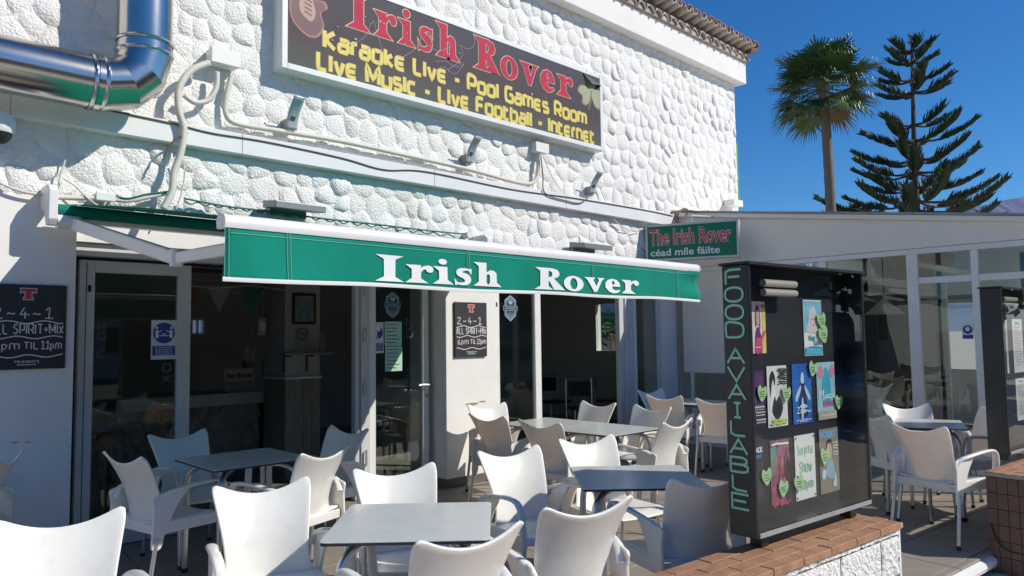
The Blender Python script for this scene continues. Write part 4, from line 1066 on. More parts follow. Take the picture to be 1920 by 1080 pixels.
def wallbox(name, label, cat, p0, p1, dep, m, lid=True, y=0.0):
    a, c = FY(*p0, -dep), FY(*p1, -dep)
    t = thing(name, label, cat, ((a.x + c.x) / 2, y, min(a.z, c.z)))
    o = MB(); o.box(a.x, c.x, -dep, .0, c.z, a.z); o.build('body', m, t, bev=.006)
    if lid: o = MB(); o.box(a.x - .004, c.x + .004, -dep - .022, -dep - .001, c.z - .004, a.z + .004); o.build('lid', m, t, bev=.006)
    return t
wallbox('junction_box', 'large white junction box below and left of the long sign', 'junction box', (396, 88), (448, 128), .11, W_PVC)
wallbox('junction_box', 'small white junction box under the long sign', 'junction box', (1003, 266), (1027, 289), .08, W_PVC)
wallbox('plug_socket', 'white plug socket box above the awning bracket', 'socket', (180, 360), (214, 378), .08, W_PVC)
wallbox('junction_box', 'white box at the far corner of the stone wall', 'junction box', (1374, 373), (1391, 388), .16, W_PVC)
p = FY(875, 441, -.05); o = MB(); o.tube([(p.x, .0, p.z), (p.x, -.10, p.z)], .034, 12); tag(o.build('wall_sensor', W_PVC, smooth=True), 'small round white fitting at the end of the green cable', 'fitting')
p = FY(-4, 245, -.12); t = thing('security_camera', 'white dome security camera at the left picture edge', 'camera', (p.x, -.12, p.z))
o = MB(); o.lathe([(.085, -.02), (.095, .0), (.095, .06), (.08, .10), (.04, .12)], (p.x, -.14, p.z), 18); o.build('housing', W_PVC, t, smooth=True)
o = MB(); o.lathe([(.01, -.095), (.045, -.08), (.07, -.05), (.078, -.021)], (p.x, -.14, p.z), 18); o.build('dome', BLACKP, t, smooth=True)
o = MB(); o.box(p.x - .05, p.x + .05, -.05, .0, p.z, p.z + .09); o.build('mount', W_PVC, t)

# three curved arm lamps under the sign
for k, (pt, pb, lab) in enumerate((((572, 190), (548, 242), 'curved silver wall lamp nearest the large junction box'), ((898, 262), (882, 305), 'curved silver wall lamp under the middle of the long sign'), ((1132, 328), (1112, 363), 'curved silver wall lamp right of the long sign'))):
    a, c = FY(*pt, -.16), FY(*pb, -.10)
    t = thing('curved_wall_lamp', lab, 'lamp', (c.x, 0, c.z), 0, 'curved wall lamps under the sign')
    H_ = a.z - c.z
    o = MB(); o.grid(lambda u, v: (c.x - .05 + .10 * u, -.09 - .13 * v ** 2.2 - .02 * v, c.z + H_ * v), 4, 10); q = o.build('curved_plate', SILVER, t, smooth=True, fixn=False); md = q.modifiers.new('t', 'SOLIDIFY'); md.thickness = .012
    o = MB(); o.box(c.x - .05, c.x + .03, -.085, .0, c.z - .02, c.z + .09); o.build('base', GREYL, t, bev=.008)
    o = MB(); o.bar((c.x, -.05, c.z + .05), (c.x, -.12, c.z + .12), .03, .05); o.build('neck', GREYL, t)
for (p0, p1, lab) in (((512, 381), (606, 403), 'flat grey floodlight above the left end of the awning'), ((1090, 460), (1143, 471), 'flat grey floodlight above the right end of the awning')):
    a, c = FY(*p0, -.25), FY(*p1, -.25)
    t = thing('floodlight', lab, 'floodlight', ((a.x + c.x) / 2, 0, c.z), 0, 'flat floodlights above the awning')
    z = (a.z + c.z) / 2
    o = MB(); o.prism([(-.30, .0), (-.06, .03), (-.06, .09), (-.30, .06)], lambda u, v, w: (a.x + w, u, z + v - .015), c.x - a.x); o.build('lamp_head', GREYL, t, bev=.006)
    o = MB(); o.box(a.x + .06, c.x - .06, -.07, .0, z - .03, z + .03); o.build('bracket', GREYL, t, bev=.004)

# ================================================================== chalkboards
def chalkboard(x0, x1, z0, z1, label, wid):
    t = thing('chalkboard', label, 'chalkboard', ((x0 + x1) / 2, 0, z0), 0, 'drink offer chalkboards')
    o = MB(); o.box(x0, x1, -.026, -.001, z0, z1); o.build('board', BOARD, t, bev=.002, bseg=1)
    F_ = plane_fn((0, -.0265, 0), (1, 0, 0), (0, 0, 1)); W_ = x1 - x0; H_ = z1 - z0
    X = lambda u: x0 + u * W_; Z = lambda v: z0 + v * H_
    c = MB()
    for a, r in (('2~4~1', (.06, .80, .60, .70)), ('ALL SPIRIT+MIX', (.04, .96, .42, .51)), ):
        stroke_words(t, 'chalk_writing', CHALK, a, F_, X(r[0]), X(r[1]), Z(r[2]), Z(r[3] + .02), wid, .0006, gap=.28, smooth=4, wob=.002, dw=.0002)
    for v in (.555, .375, .155):
        c = MB(); ribbon(c, [(X(.04 + .92 * k / 24), Z(v + .016 * math.sin(k * .52 + v * 9))) for k in range(25)], F_, wid, .0006); c.build('chalk_line', CHALK, t, fixn=False)
    stroke_words(t, 'chalk_writing', CHALK_P, '6pm', F_, X(.08), X(.40), Z(.235), Z(.325), wid, .0006, smooth=4, wob=.002, dw=.0002); stroke_words(t, 'chalk_writing', CHALK_P, 'TiL', F_, X(.46), X(.64), Z(.24), Z(.32), wid, .0006, smooth=4, wob=.002, dw=.0002); stroke_words(t, 'chalk_writing', CHALK_P, '11pm', F_, X(.68), X(.94), Z(.235), Z(.325), wid, .0006, smooth=4, wob=.002, dw=.0002)
    TL = [(-.5, 1), (.5, 1), (.5, .66), (.40, .66), (.40, .74), (.2, .74), (.2, .16), (.3, .16), (.3, .04), (-.3, .04), (-.3, .16), (-.2, .16), (-.2, .74), (-.40, .74), (-.40, .66), (-.5, .66)]
    c = MB(); mesh_to(c, fill_mesh([[(a * .19 * W_, d * .13 * H_) for a, d in TL]], .006), plane_fn((X(.5), -.0265, Z(.82)), (1, 0, 0), (0, 0, 1)), w=.0006); c.build('emblem_rim', mat('emblem_rim', (.6, .5, .48), .6), t, fixn=False)
    c = MB(); mesh_to(c, fill_mesh([[(a * .19 * W_, d * .13 * H_) for a, d in TL]]), plane_fn((X(.5), -.0265, Z(.82)), (1, 0, 0), (0, 0, 1)), w=.0014); c.build('emblem', RED, t, fixn=False)
    c = MB(); put_text(c, "TENNENT'S", F_, X(.34), X(.66), Z(.075), Z(.105), .0008, bold=.02); ribbon(c, [(X(.38), Z(.055)), (X(.62), Z(.055))], F_, .006, .0008); c.build('brewer_name', mat('pale_blue_print', (.5, .58, .66), .6), t, fixn=False)
a, c = FY(853, 566, -.026), FY(913.5, 668, -.026)
chalkboard(a.x, c.x, c.z, a.z, 'black chalkboard with a drinks offer on the white pillar', .0075)
a, c = FY(126, 536, -.026), FY(124, 690, -.026)
chalkboard(a.x - .46, a.x, c.z, a.z, 'black chalkboard with a drinks offer on the left wall, cut by the picture edge', .0075)
# scuffs on the walls
o = MB()
for (px, py, s_) in ((905, 753, .05), (885, 758, .09), (28, 830, .025), (52, 829, .02)):
    p = FY(px, py, -.001); mesh_to(o, fill_mesh([[(s_ * (math.cos(k) * (1 + .3 * math.sin(3 * k))), s_ * .18 * math.sin(k)) for k in [q * .63 for q in range(10)]]]), plane_fn(tuple(p), (1, 0, 0), (0, 0, 1)), w=.0)
tag(o.build('wall_scuffs', mat('bare_render', (.36, .27, .2), .9, var=.3, vscale=30), fixn=False), 'small chipped patches of bare render low on the walls', 'wear')

# ================================================================== tables
def make_table(name, label, S=.66, h=.74):
    t = thing(name, label, 'table', (0, 0, 0), 0, 'square terrace tables')
    def rr(s_, r, n=4): return [(sx * (s_ - r) + r * math.cos(a0 + k * math.pi / 2 / n), sy * (s_ - r) + r * math.sin(a0 + k * math.pi / 2 / n)) for sx, sy, a0 in ((1, 1, 0), (-1, 1, math.pi / 2), (-1, -1, math.pi), (1, -1, 1.5 * math.pi)) for k in range(n + 1)]
    o = MB(); o.prism(rr(S / 2, .025), lambda u, v, w: (u, v, h - .004 + w), .004); o.build('tabletop', TABLE, t, world=False, bev=.001, bseg=1)
    o = MB(); o.prism(rr(S / 2 - .001, .024), lambda u, v, w: (u, v, h - .015 + w), .0105); o.build('edge', TEDGE, t, world=False)
    for sx in (-1, 1):
        for sy in (-1, 1):
            p = [(sx * .10, sy * .10, h - .035), (sx * .19, sy * .19, h - .045), (sx * .245, sy * .245, h - .09), (sx * .262, sy * .262, h - .17), (sx * .265, sy * .265, .35), (sx * .27, sy * .27, .01)]
            o = MB(); o.tube(catmull(p, 5), .019, 10); lg = o.build('leg', ALU, t, world=False, smooth=True)
            o = MB(); o.tube([(sx * .27, sy * .27, .0), (sx * .27, sy * .27, .03)], .022, 8); o.build('foot', BLACKP, lg, world=False)
    o = MB(); o.box(-.13, .13, -.13, .13, h - .05, h - .016); o.build('mount_plate', BLACKP, t, world=False)
    return t
ZF = .009
tables = [((1.945, -3.29), 47, 'square grey table at the front between four white chairs'),
          ((3.39, -3.39), 47, 'square grey table half in blue shade left of the poster case'),
          ((4.93, -1.29), 0, 'pale table of the joined pair, the one nearer the pillar'),
          ((4.93, -1.955), 0, 'pale table of the joined pair, the one farther from the pillar'),
          ((2.18, -1.09), 0, 'dark shaded square table in front of the left doors'),
          ((7.55, -1.15), 0, 'shaded table in the corner by the annex'),
          ((6.95, -3.75), 20, 'square table in front of the annex glass beyond the entrance')]
proto = None
for (xy, rz, lab) in tables:
    if proto is None: proto = make_table('terrace_table', lab); proto.location = (*xy, ZF); proto.rotation_euler = (0, 0, R_(rz))
    else: copy_thing(proto, (*xy, ZF), R_(rz), lab)
for k, (x, y) in enumerate(((10.5, -1.6), (11.2, -3.6))): copy_thing(proto, (x, y, ZF), 0, ('table inside the annex, nearer the building', 'table inside the annex, by the second post')[k])

# ================================================================== chairs
def make_chair(name, label):
    t = thing(name, label, 'chair', (0, 0, 0), 0, 'white resin terrace armchairs')
    def back(u, v):
        s_ = 2 * u - 1
        k = max(0.0, (v - .30) / .70)
        hw = .184 + .052 * k ** 1.5 + .030 * max(0.0, (.30 - v) / .30) ** 1.6
        e = abs(s_); cr_ = max(0.0, (e - .80) / .20) * max(0.0, (v - .86) / .14)
        z = .42 + .372 * v + .078 * (v ** 3.5) * e ** 2.0 - .030 * cr_ ** 2
        hw *= 1 - .05 * cr_ ** 2
        y = -.185 - .075 * v - .13 * max(0.0, v - .45) ** 1.7 + .060 * s_ * s_ * (1 - .55 * v ** 2) - .02 * e ** 2 * v ** 4
        return (s_ * hw, y, z)
    o = MB(); o.grid(back, 18, 18); me = bpy.data.meshes.new('b'); me.from_pydata([tuple(v) for v in o.v], [], o.f)
    me = bake(me, [('SOLIDIFY', dict(thickness=.013, offset=0)), ('BEVEL', dict(width=.004, segments=2, limit_method='ANGLE', angle_limit=R_(60)))])
    for p in me.polygons: p.use_smooth = True
    link_mesh('backrest', me, t, CHAIR)
    def seat(u, v):
        s_ = 2 * u - 1; y = -.20 + .43 * v; hw = .218 + .018 * v
        z = .432 - .012 * math.sin(math.pi * min(1, v * 1.05)) * (1 - s_ * s_) + .004 * v - .030 * max(0, v - .88) / .12 + .012 * s_ * s_
        return (s_ * hw, y, z)
    o = MB(); o.grid(seat, 12, 14)
    me = bpy.data.meshes.new('s'); me.from_pydata([tuple(v) for v in o.v], [], o.f)
    me = bake(me, [('SOLIDIFY', dict(thickness=.014, offset=0)), ('BEVEL', dict(width=.004, segments=2, limit_method='ANGLE', angle_limit=R_(60)))])
    for p in me.polygons: p.use_smooth = True
    link_mesh('seat', me, t, CHAIR)
    for s_ in (-1, 1):
        p = catmull([(s_ * .218, -.222, .545), (s_ * .232, -.185, .60), (s_ * .255, -.08, .628), (s_ * .268, .05, .645), (s_ * .270, .15, .648), (s_ * .268, .205, .630), (s_ * .262, .228, .575), (s_ * .255, .232, .50), (s_ * .250, .232, .40)], 4)
        o = MB(); n = len(p); o.tube(p, .024, 10, r2=.013, up=(0, 0, 1)); o.build('armrest', CHAIR, t, world=False, smooth=True)
        # side fin that carries the rear leg, and the seat apron
        fin = [(q.x, q.y) for q in catmull([(-.238, .60, 0), (-.10, .618, 0), (-.02, .625, 0), (-.085, .54, 0), (-.130, .455, 0), (-.165, .38, 0), (-.188, .30, 0), (-.244, .30, 0), (-.240, .42, 0), (-.236, .53, 0)], 3, True)]
        o = MB(); o.prism(fin, lambda u, v, w: (s_ * (.236 + .03 * max(0, u + .24)) + (w - .008) * s_, u, v), .016); o.build('side_fin', CHAIR, t, world=False, bev=.004)
        o = MB(); o.prism([(-.15, .445), (.215, .445), (.238, .43), (.238, .375), (.20, .375), (-.17, .375)], lambda u, v, w: (s_ * (.222 + .075 * (u + .15) * .5) + w * s_, u, v), .014); o.build('apron', CHAIR, t, world=False, bev=.004)
        o = MB(); o.tube([(s_ * .241, -.214, .36), (s_ * .252, -.275, .012)], .0135, 10); lg = o.build('leg', ALU, t, world=False, smooth=True)
        o = MB(); o.tube([(s_ * .2518, -.2733, .025), (s_ * .2526, -.278, .0)], .0165, 8); o.build('foot', BLACKP, lg, world=False)
        o = MB(); o.tube([(s_ * .249, .226, .42), (s_ * .258, .248, .012)], .0135, 10); lg = o.build('leg', ALU, t, world=False, smooth=True)
        o = MB(); o.tube([(s_ * .2577, .247, .025), (s_ * .2583, .249, .0)], .0165, 8); o.build('foot', BLACKP, lg, world=False)
    o = MB(); o.box(-.225, .225, -.213, -.197, .375, .43); o.build('rear_apron', CHAIR, t, world=False, bev=.004)
    return t
TOPB = .30          # the top edge of the backrest lies this far behind the seat centre
chairs = [  # middle of the top edge, facing angle (degrees), label
 ((.79, -2.53), -104, 'large white chair cut by the bottom left corner'),
 ((.98, -.50), 150, 'white chair at the left picture edge in front of the chalkboard wall'),
 ((1.45, -1.04), 12, 'chair seen from behind at the left of the shaded table, its arm lit'),
 ((2.09, -.16), -82, 'shaded chair between the left door and the dark table'),
 ((1.637, -2.499), -104, 'front row white chair facing the camera, left of the front table'),
 ((2.39, -1.80), 108, 'white chair with its back to us at the near corner of the dark table'),
 ((3.10, -.914), -172, 'grey shaded chair in front of the folded door'),
 ((2.32, -2.616), -109, 'white chair facing the camera behind the front table'),
 ((1.73, -3.922), 82, 'near white chair seen from behind at the bottom centre, overlapping the front table'),
 ((2.357, -3.928), 75, 'white chair seen from behind just right of the front table'),
 ((3.153, -2.622), -101, 'scratched white chair facing the camera right of the front table'),
 ((3.848, -2.651), -105, 'white chair behind the table that is half in blue shade'),
 (tuple(FZ(1332, 893, .852))[:2], 66, 'shaded chair seen from behind against the poster case'),
 ((5.097, -.28), -102, 'white sunlit chair against the pillar'),
 ((4.369, -1.077), 3, 'brown shaded chair back nearest the pillar'),
 ((4.296, -1.781), 3, 'brown shaded chair back in the middle, at the joined tables'),
 ((5.95, -1.052), 180, 'grey chair at the far side of the joined tables, before the open door'),
 ((5.937, -1.724), 176, 'grey chair at the far side of the joined tables, right of the open door'),
 ((5.054, -2.583), 92, 'sunlit chair seen side on at the right end of the joined tables'),
 ((7.75, -.40), -98, 'bluish shaded chair by the right hand door handle'),
 ((7.041, -1.087), 8, 'tan chair back in front of the right hand door'),
 ((6.95, -1.80), 12, 'tan chair partly hidden by the poster case letters'),
 ((8.15, -1.55), 185, 'far white chair just showing beside the poster case letters'),
 ((6.55, -3.50), -35, 'sunlit white chair just right of the poster case'),
 ((5.922, -4.045), -15, 'big grey chair seen from behind at the terrace entrance'),
 ((7.55, -3.45), -135, 'pale chair behind the table by the annex, left of the second case'),
 ((7.50, -4.22), 140, 'sunlit chair at the right picture edge behind the second case'),
 ((10.2, -2.3), 70, 'chair inside the annex facing the building'), ((10.9, -.85), -90, 'chair inside the annex at the stone wall'),
 ((11.0, -4.3), 100, 'chair inside the annex by the second post'), ((11.95, -3.5), 180, 'chair inside the annex at the far glass')]
cproto = None
for (mx_, my_), fa, lab in chairs:
    f = R_(fa); rz = f - math.pi / 2
    loc = (mx_ + math.cos(f) * TOPB, my_ + math.sin(f) * TOPB, ZF)
    if cproto is None: cproto = make_chair('terrace_chair', lab); cproto.location = loc; cproto.rotation_euler = (0, 0, rz)
    else: copy_thing(cproto, loc, rz, lab)
# ================================================================== planter walls with clay coping
def planter(name, label, o_, L, W_, zt, endtiles):
    """o_ = front corner; runs L along TE, W_ inwards along TN"""
    t = thing(name, label, 'planter wall', (o_.x, o_.y, 0), TA)
    B = lambda q, nm, m, **k: q.build(nm, m, t, world=False, **k)
    zb = -.115 - 0
    q = MB(); q.box(.012, L - .012, .016, W_ - .012, zb, zt - .03); B(q, 'core', GROUT)
    # split-face blocks on the street side
    bw, bh = .40, .20; z = zb; r = 0
    while z < zt - .04:
        h = min(bh, zt - .032 - z); x = 0 if r % 2 == 0 else -bw / 2
        while x < L:
            a, c = max(x, .0), min(x + bw, L)
            if c - a > .03:
                rn = random.Random(int(a * 1000) + r); q = MB(); nx, nz = 22, 12
                def fn(u, v, a=a, c=c, z=z, h=h, rn=rn):
                    e = min(u, 1 - u, v, 1 - v); k = 1 if e > .01 else 0
                    xx = a + .004 + (c - a - .008) * u; zz = z + .004 + (h - .008) * v
                    d = noise.fractal(Vector((xx * 34 + r * 7, zz * 34, 2.0)), 1.0, 2.0, 3) * .011
                    return (xx, .010 - k * (.006 + d), zz)
                q.grid(fn, nx, nz); B(q, 'block', SPLIT, smooth=True, angle=60, fixn=False)
            x += bw
        z += bh; r += 1
    # coping tiles: rows running along the wall
    q = MB(); q.box(-.004, L + .004, -.012, W_ + .004, zt - .03, zt - .006); B(q, 'coping_bed', GROUT)
    rows = 4; rw = (W_ + .03) / rows; tl = .235
    for k in range(rows):
        x = -(k % 2) * tl / 2
        while x < L:
            a, c = max(x, 0) , min(x + tl - .004, L)
            if c - a > .03:
                q = MB(); dz = random.uniform(-.0015, .0015); q.box(a, c, -.018 + k * rw + .0015, -.018 + (k + 1) * rw - .0015, zt - .018 if k else zt - .034, zt + dz); B(q, 'coping_tile', COPING, bev=.003, bseg=1)
            x += tl
    if endtiles:
        for i in range(4):
            for j in range(6):
                z0 = zb + j * (zt - .03 - zb) / 6; z1 = zb + (j + 1) * (zt - .03 - zb) / 6 - .003
                y0 = .0 + i * W_ / 4; q = MB(); q.box(-.012, .011, y0 + .0015, y0 + W_ / 4 - .0015, z0, z1); B(q, 'face_tile', mat('brown_face_tile', (.17, .095, .065), .6, col2=(.11, .062, .045), vscale=9, bump=.2), bev=.002, bseg=1)
    else:
        q = MB(); q.box(L - .0115, L + .004, .004, W_ - .004, zb, zt - .031); B(q, 'end_render', W_PLASTER)
    return t
ZP = .555
c1 = FZ(1687.5, 977, ZP)
planter('planter_wall', 'low white block planter wall with brown clay coping under the poster case', c1 - TE * 2.6, 2.6, .27, ZP, False)
c2 = FZ(1848, 884, ZP)
planter('planter_wall', 'planter wall with dark brown tiled end at the right picture edge', c2 - TN * .26, 2.4, .26, ZP, True)
c2f = c2 - TN * .26
pth = [c2f - TE * .02 + TN * .03 + Vector((0, 0, z)) for z in (-.02, -.2, -.35)] 
o = MB(); o.tube(catmull([c2f + TN * .24 - TE * .02 + Vector((0, 0, -.35)), c2f + TN * .20 - TE * .03 + Vector((0, 0, -.45)), c2f + TN * .14 - TE * .05 + Vector((0, 0, -.50)), c2f + TN * .02 - TE * .06 + Vector((0, 0, -.505))], 6), .006, 6); tag(o.build('black_hose', BLACKP, smooth=True), 'thin black cable running down the brown tiled planter end', 'cable')

# ================================================================== poster cases
GLET = mat('pale_green_letter', (.34, .60, .44), .5); GLET2 = mat('green_letter_rim', (.03, .16, .08), .5)
def case(name, label, org, W_, Dp, zb, zt, letters):
    """org = front left corner on plan; local x along the wide face, y inwards"""
    H_ = zt - zb
    t = thing(name, label, 'display case', (org.x, org.y, zb), TA)
    B = lambda q, nm, m, **k: q.build(nm, m, t, world=False, **k)
    q = MB(); q.box(0, .022, 0, Dp, 0, H_); B(q, 'side_panel', BLACK, bev=.003, bseg=1)
    q = MB(); q.box(W_ - .022, W_, 0, Dp, 0, H_); B(q, 'side_panel', BLACK, bev=.003, bseg=1)
    q = MB(); q.box(-.012, W_ + .012, -.015, Dp + .012, H_ + .001, H_ + .014); B(q, 'lid', BLACK, bev=.004, bseg=1)
    q = MB(); q.box(.0225, W_ - .0225, 0.01, Dp, 0, .022); B(q, 'bottom', BLACK)
    q = MB(); q.box(.0225, W_ - .0225, Dp - .02, Dp, .0225, H_); B(q, 'back_panel', mat('case_back', (.010, .010, .012), .5, var=.15, vscale=3))
    q = MB(); q.box(.0225, W_ - .0225, .004, .010, .0225, H_ - .001); B(q, 'pane', GLASS_C)
    q = MB(); q.box(.0225, W_ - .0225, -.004, .003, .0, .020); B(q, 'sill_strip', mat('grey_flashing', (.33, .33, .34)))
    for xx in (.10, W_ - .16):
        q = MB(); q.box(xx, xx + .06, Dp * .3, Dp * .3 + .06, -.06, -.001); B(q, 'post', BLACK)
    # strip lamp at the top
    for dz in (.0, -.045):
        q = MB(); q.tube([(W_ * .18, .05, H_ - .075 + dz), (W_ * .44, .05, H_ - .075 + dz)], .018, 10); B(q, 'lamp_tube', mat('lamp_ivory', (.42, .37, .32), .4), smooth=True)
    if letters:
        SFn = lambda u, v, w=0: Vector((-.001 - w, Dp - u, v))
        txt = 'FOOD.AVAILABLE'; tot = H_ - .13; slot = tot / 13.4; z = H_ - .02
        LWd = Dp * .64; x0 = Dp * .14
        a_ = MB(); b_ = MB()
        for ch in txt:
            if ch == '.':
                z -= slot * .45; mesh_to(a_, fill_mesh([ell(0, 0, .006, .006, 10)]), lambda u, v, w=0: SFn(x0 + LWd / 2 + u, z + v, w), w=.003); continue
            cw = SG[ch][0]; h = slot * .80
            sc = LWd / max(cw, .6); ox = x0 + (LWd - cw * sc) / 2 if cw > .3 else x0 + LWd / 2
            zz = z - h
            strokes = SG[ch][1] if ch != 'I' else [[(0, 0), (0, 1)], [(-.12, 1), (.12, 1)], [(-.12, 0), (.12, 0)]]
            for k, s_ in enumerate(strokes):
                p = [(ox + x * sc, zz + y * h) for x, y in s_]
                if ch in 'OD' : p = [(v.x, v.y) for v in catmull([(x, y, 0) for x, y in p], 4)]
                ribbon(b_, p, SFn, .0155, .0012 + k * .0004); ribbon(a_, p, SFn, .0095, .0030 + k * .0004)
            z -= slot
        B(b_, 'lettering_rim', GLET2, fixn=False); B(a_, 'lettering', GLET, fixn=False)
    return t
ZC = .62
cA = FZ(1361.7, 1003, ZC); cB = FZ(1419.2, 1012, ZC); cC = FZ(1636.7, 943, ZC)
CW = (cC - cB).length; CD = (cA - cB).length; ZT = 1.845
case1 = case('display_case', 'black poster case lettered FOOD AVAILABLE on its narrow side', cB, CW, CD, ZC, ZT, True)
cB2 = FZ(1893, 853, ZC)
case2 = case('display_case', 'second black case with menu sheets at the right picture edge', cB2, CW, CD, ZC, ZT, False)
q = MB(); q.box(.08, .14, .05, .11, -.062, 0); 

# ---- posters inside the first case, on its back panel
YI = CD - .021 - .004
def pos1(px, py):
    """photo pixel -> (u, v) on the poster plane of the first case"""
    P0 = cB + TN * YI; d = ray(px, py); n = TN
    k = (P0 - CAM).dot(n) / d.dot(n); p = CAM + d * k
    return (p - P0).dot(TE), p.z - ZC
def sheet(label, tl, br, base, art, cat='poster', cs=(cB, ZC), yi=None, grp='posters in the case', conv=pos1):
    u0, v1 = conv(*tl); u1, v0 = conv(*br)
    org = cs[0] + TE * u0 + TN * ((YI if yi is None else yi)) + Vector((0, 0, v0)); org.z = cs[1] + v0
    t = thing('poster' if cat == 'poster' else 'menu_sheet', label, cat, tuple(org), TA, grp)
    w_, h_ = u1 - u0, v1 - v0
    q = MB(); q.box(0, w_, 0, .002, 0, h_); q.build('sheet', base, t, world=False)
    F_ = lambda u, v, w=0: Vector((u * w_, -.0006 - w, v * h_))
    lay = [0]
    def poly(pl, m, nm='print', smooth=True):
        lay[0] += 1; o = MB(); mesh_to(o, fill_mesh([sm(pl, 4) if smooth else pl]), F_, w=.0004 * lay[0]); o.build(nm, m, t, world=False, fixn=False)
    def txt(s_, u0, u1, v0, v1, m, bold=.01):
        lay[0] += 1; o = MB(); put_text(o, s_, F_, u0, u1, v0, v1, .0004 * lay[0], bold=bold); o.build('lettering', m, t, world=False, fixn=False)
    def pen(s_, u0, u1, v0, v1, m, wd=.004):
        lay[0] += 1; o = MB(); G_ = lambda u, v, w=0: Vector((u, -.0006 - w, v)); stroke_text(o, s_, G_, u0 * w_, u1 * w_, v0 * h_, v1 * h_, wd, .0004 * lay[0], smooth=4, dw=.00005); o.build('lettering', m, t, world=False, fixn=False)
    def scrib(u0, u1, v, m, n=6, wd=.003):
        lay[0] += 1; o = MB(); G_ = lambda u, v, w=0: Vector((u, -.0006 - w, v)); rn = random.Random(int(v * 999) + int(tl[0]))
        ribbon(o, [((u0 + (u1 - u0) * k / n) * w_, (v + rn.uniform(-.012, .012)) * h_) for k in range(n + 1)], G_, wd, .0004 * lay[0]); o.build('text_line', m, t, world=False, fixn=False)
    art(poly, txt, pen, scrib)
    return t
def pm(n, c, v=.25, c2=None, s_=9): return mat('print_' + n, c, .5, var=v, vscale=s_, col2=c2)
WH = pm('white', (.72, .70, .66), .05); BK = pm('black', (.02, .02, .025)); SKIN = pm('skin', (.52, .34, .26), .15); SKINB = pm('blue_skin', (.45, .58, .70), .15)
BODYX = 0
BODY = [(.25, 0), (.78, 0), (.80, .25), (.70, .42), (.58, .50), (.42, .50), (.30, .42), (.20, .22)]
HEAD = [(.40, .56), (.60, .56), (.66, .68), (.62, .80), (.50, .84), (.38, .80), (.34, .68)]
HAIR = [(.30, .50), (.26, .72), (.36, .90), (.52, .94), (.68, .86), (.76, .66), (.72, .46), (.60, .54), (.40, .54)]
def a_guitar(p, t, s, l):
    p([(.7, 0), (1, 0), (1, .95), (.78, .95)], pm('yellow', (.75, .55, .12)), smooth=False)
    p([(a * .8, b) for a, b in HAIR], pm('auburn', (.28, .03, .10))); p([(a * .8, b) for a, b in BODY], pm('purple', (.16, .02, .17))); p([(a * .8, b) for a, b in HEAD], SKIN)
    p([(.15, .02), (.55, .03), (.62, .20), (.95, .40), (.92, .44), (.52, .30), (.25, .28)], pm('pinkred', (.62, .06, .16))); l(.05, .6, .12, WH)
    l(.55, .95, .93, BK); l(.6, .95, .9, BK)
def a_blue(p, t, s, l):
    p([(.03, .42), (.97, .42), (.97, .98), (.03, .98)], pm('sky', (.03, .30, .52), c2=(.34, .56, .66), s_=30), smooth=False); p([(.20, .42), (.24, .60), (.34, .80), (.50, .90), (.68, .82), (.72, .60), (.82, .42)], pm('ash', (.66, .60, .58), c2=(.45, .50, .56), s_=40))
    p([(.40, .46), (.60, .46), (.66, .60), (.62, .74), (.46, .76), (.36, .62)], pm('face', (.66, .52, .46), .1)); p([(.30, .42), (.70, .42), (.62, .48), (.40, .48)], pm('face', (.66, .52, .46)))
    l(.40, .46, .65, BK, 2, .004); l(.54, .60, .65, BK, 2, .004); l(.46, .55, .555, pm('lip', (.5, .12, .14)), 2, .005)
    p([(.03, .02), (.97, .02), (.97, .15), (.03, .15)], pm('cyan', (.02, .30, .52), c2=(.12, .48, .66), s_=40), smooth=False)
    t('Katy', .24, .58, .25, .37, pm('teal_ink', (.03, .24, .38)), .04); t('Lou', .52, .84, .19, .29, pm('teal_ink', (.03, .24, .38)), .04); l(.2, .9, .155, BK, 14, .004)
def a_dark(p, t, s, l):
    p([(.05, .36), (.95, .36), (.9, .9), (.1, .9)], pm('violet2', (.11, .05, .17), c2=(.05, .02, .09), s_=30))
    for v in (.28, .18, .05):
        for k in range(4): p([(.06 + .23 * k, v), (.25 + .23 * k, v + .01), (.25 + .23 * k, v + .08), (.07 + .23 * k, v + .075)], WH, smooth=False); l(.09 + .23 * k, .22 + .23 * k, v + .04, BK, 2, .010)
        if v == .18: pass
def a_ink(p, t, s, l):
    p([(.1, .2), (.45, .2), (.4, .55), (.3, .65), (.18, .6)], WH); p([(.14, .5), (.12, .8), (.28, .92), (.40, .8), (.36, .68), (.30, .78), (.22, .7)], BK); p([(.2, .25), (.5, .12), (.75, .3), (.6, .5), (.42, .42), (.35, .5)], BK)
    for k in range(8): l(.5 + .04 * (k % 3), .98, .70 + .035 * k, BK, 9, .006)
    s('u', .2, .3, .1, .16, pm('lime', (.45, .55, .12)), .008); l(.1, .9, .06, pm('lime', (.45, .55, .12)), 9, .012); l(.2, .9, .10, pm('lime', (.45, .55, .12)), 9, .010)
def a_lady(p, t, s, l):
    p([(.30, .12), (.36, .45), (.42, .66), (.62, .66), (.68, .45), (.74, .12)], pm('navy', (.01, .02, .12))); p([(.44, .68), (.58, .68), (.60, .80), (.52, .86), (.44, .80)], SKINB)
    p([(.42, .64), (.18, .50), (.12, .40), (.2, .38), (.40, .54)], SKINB); p([(.62, .64), (.84, .50), (.90, .40), (.82, .38), (.64, .54)], SKINB); p([(.40, .1), (.44, .40), (.52, .40), (.50, .1)], SKINB)
    t('Zoe', .16, .62, .17, .28, WH, .0); l(.5, .9, .20, WH, 10, .006); p([(.3, .28), (.5, .33), (.72, .28), (.55, .25)], pm('pale', (.6, .7, .78), c2=(.2, .4, .6), s_=60)); l(.1, .9, .06, WH); l(.3, .7, .04, WH)
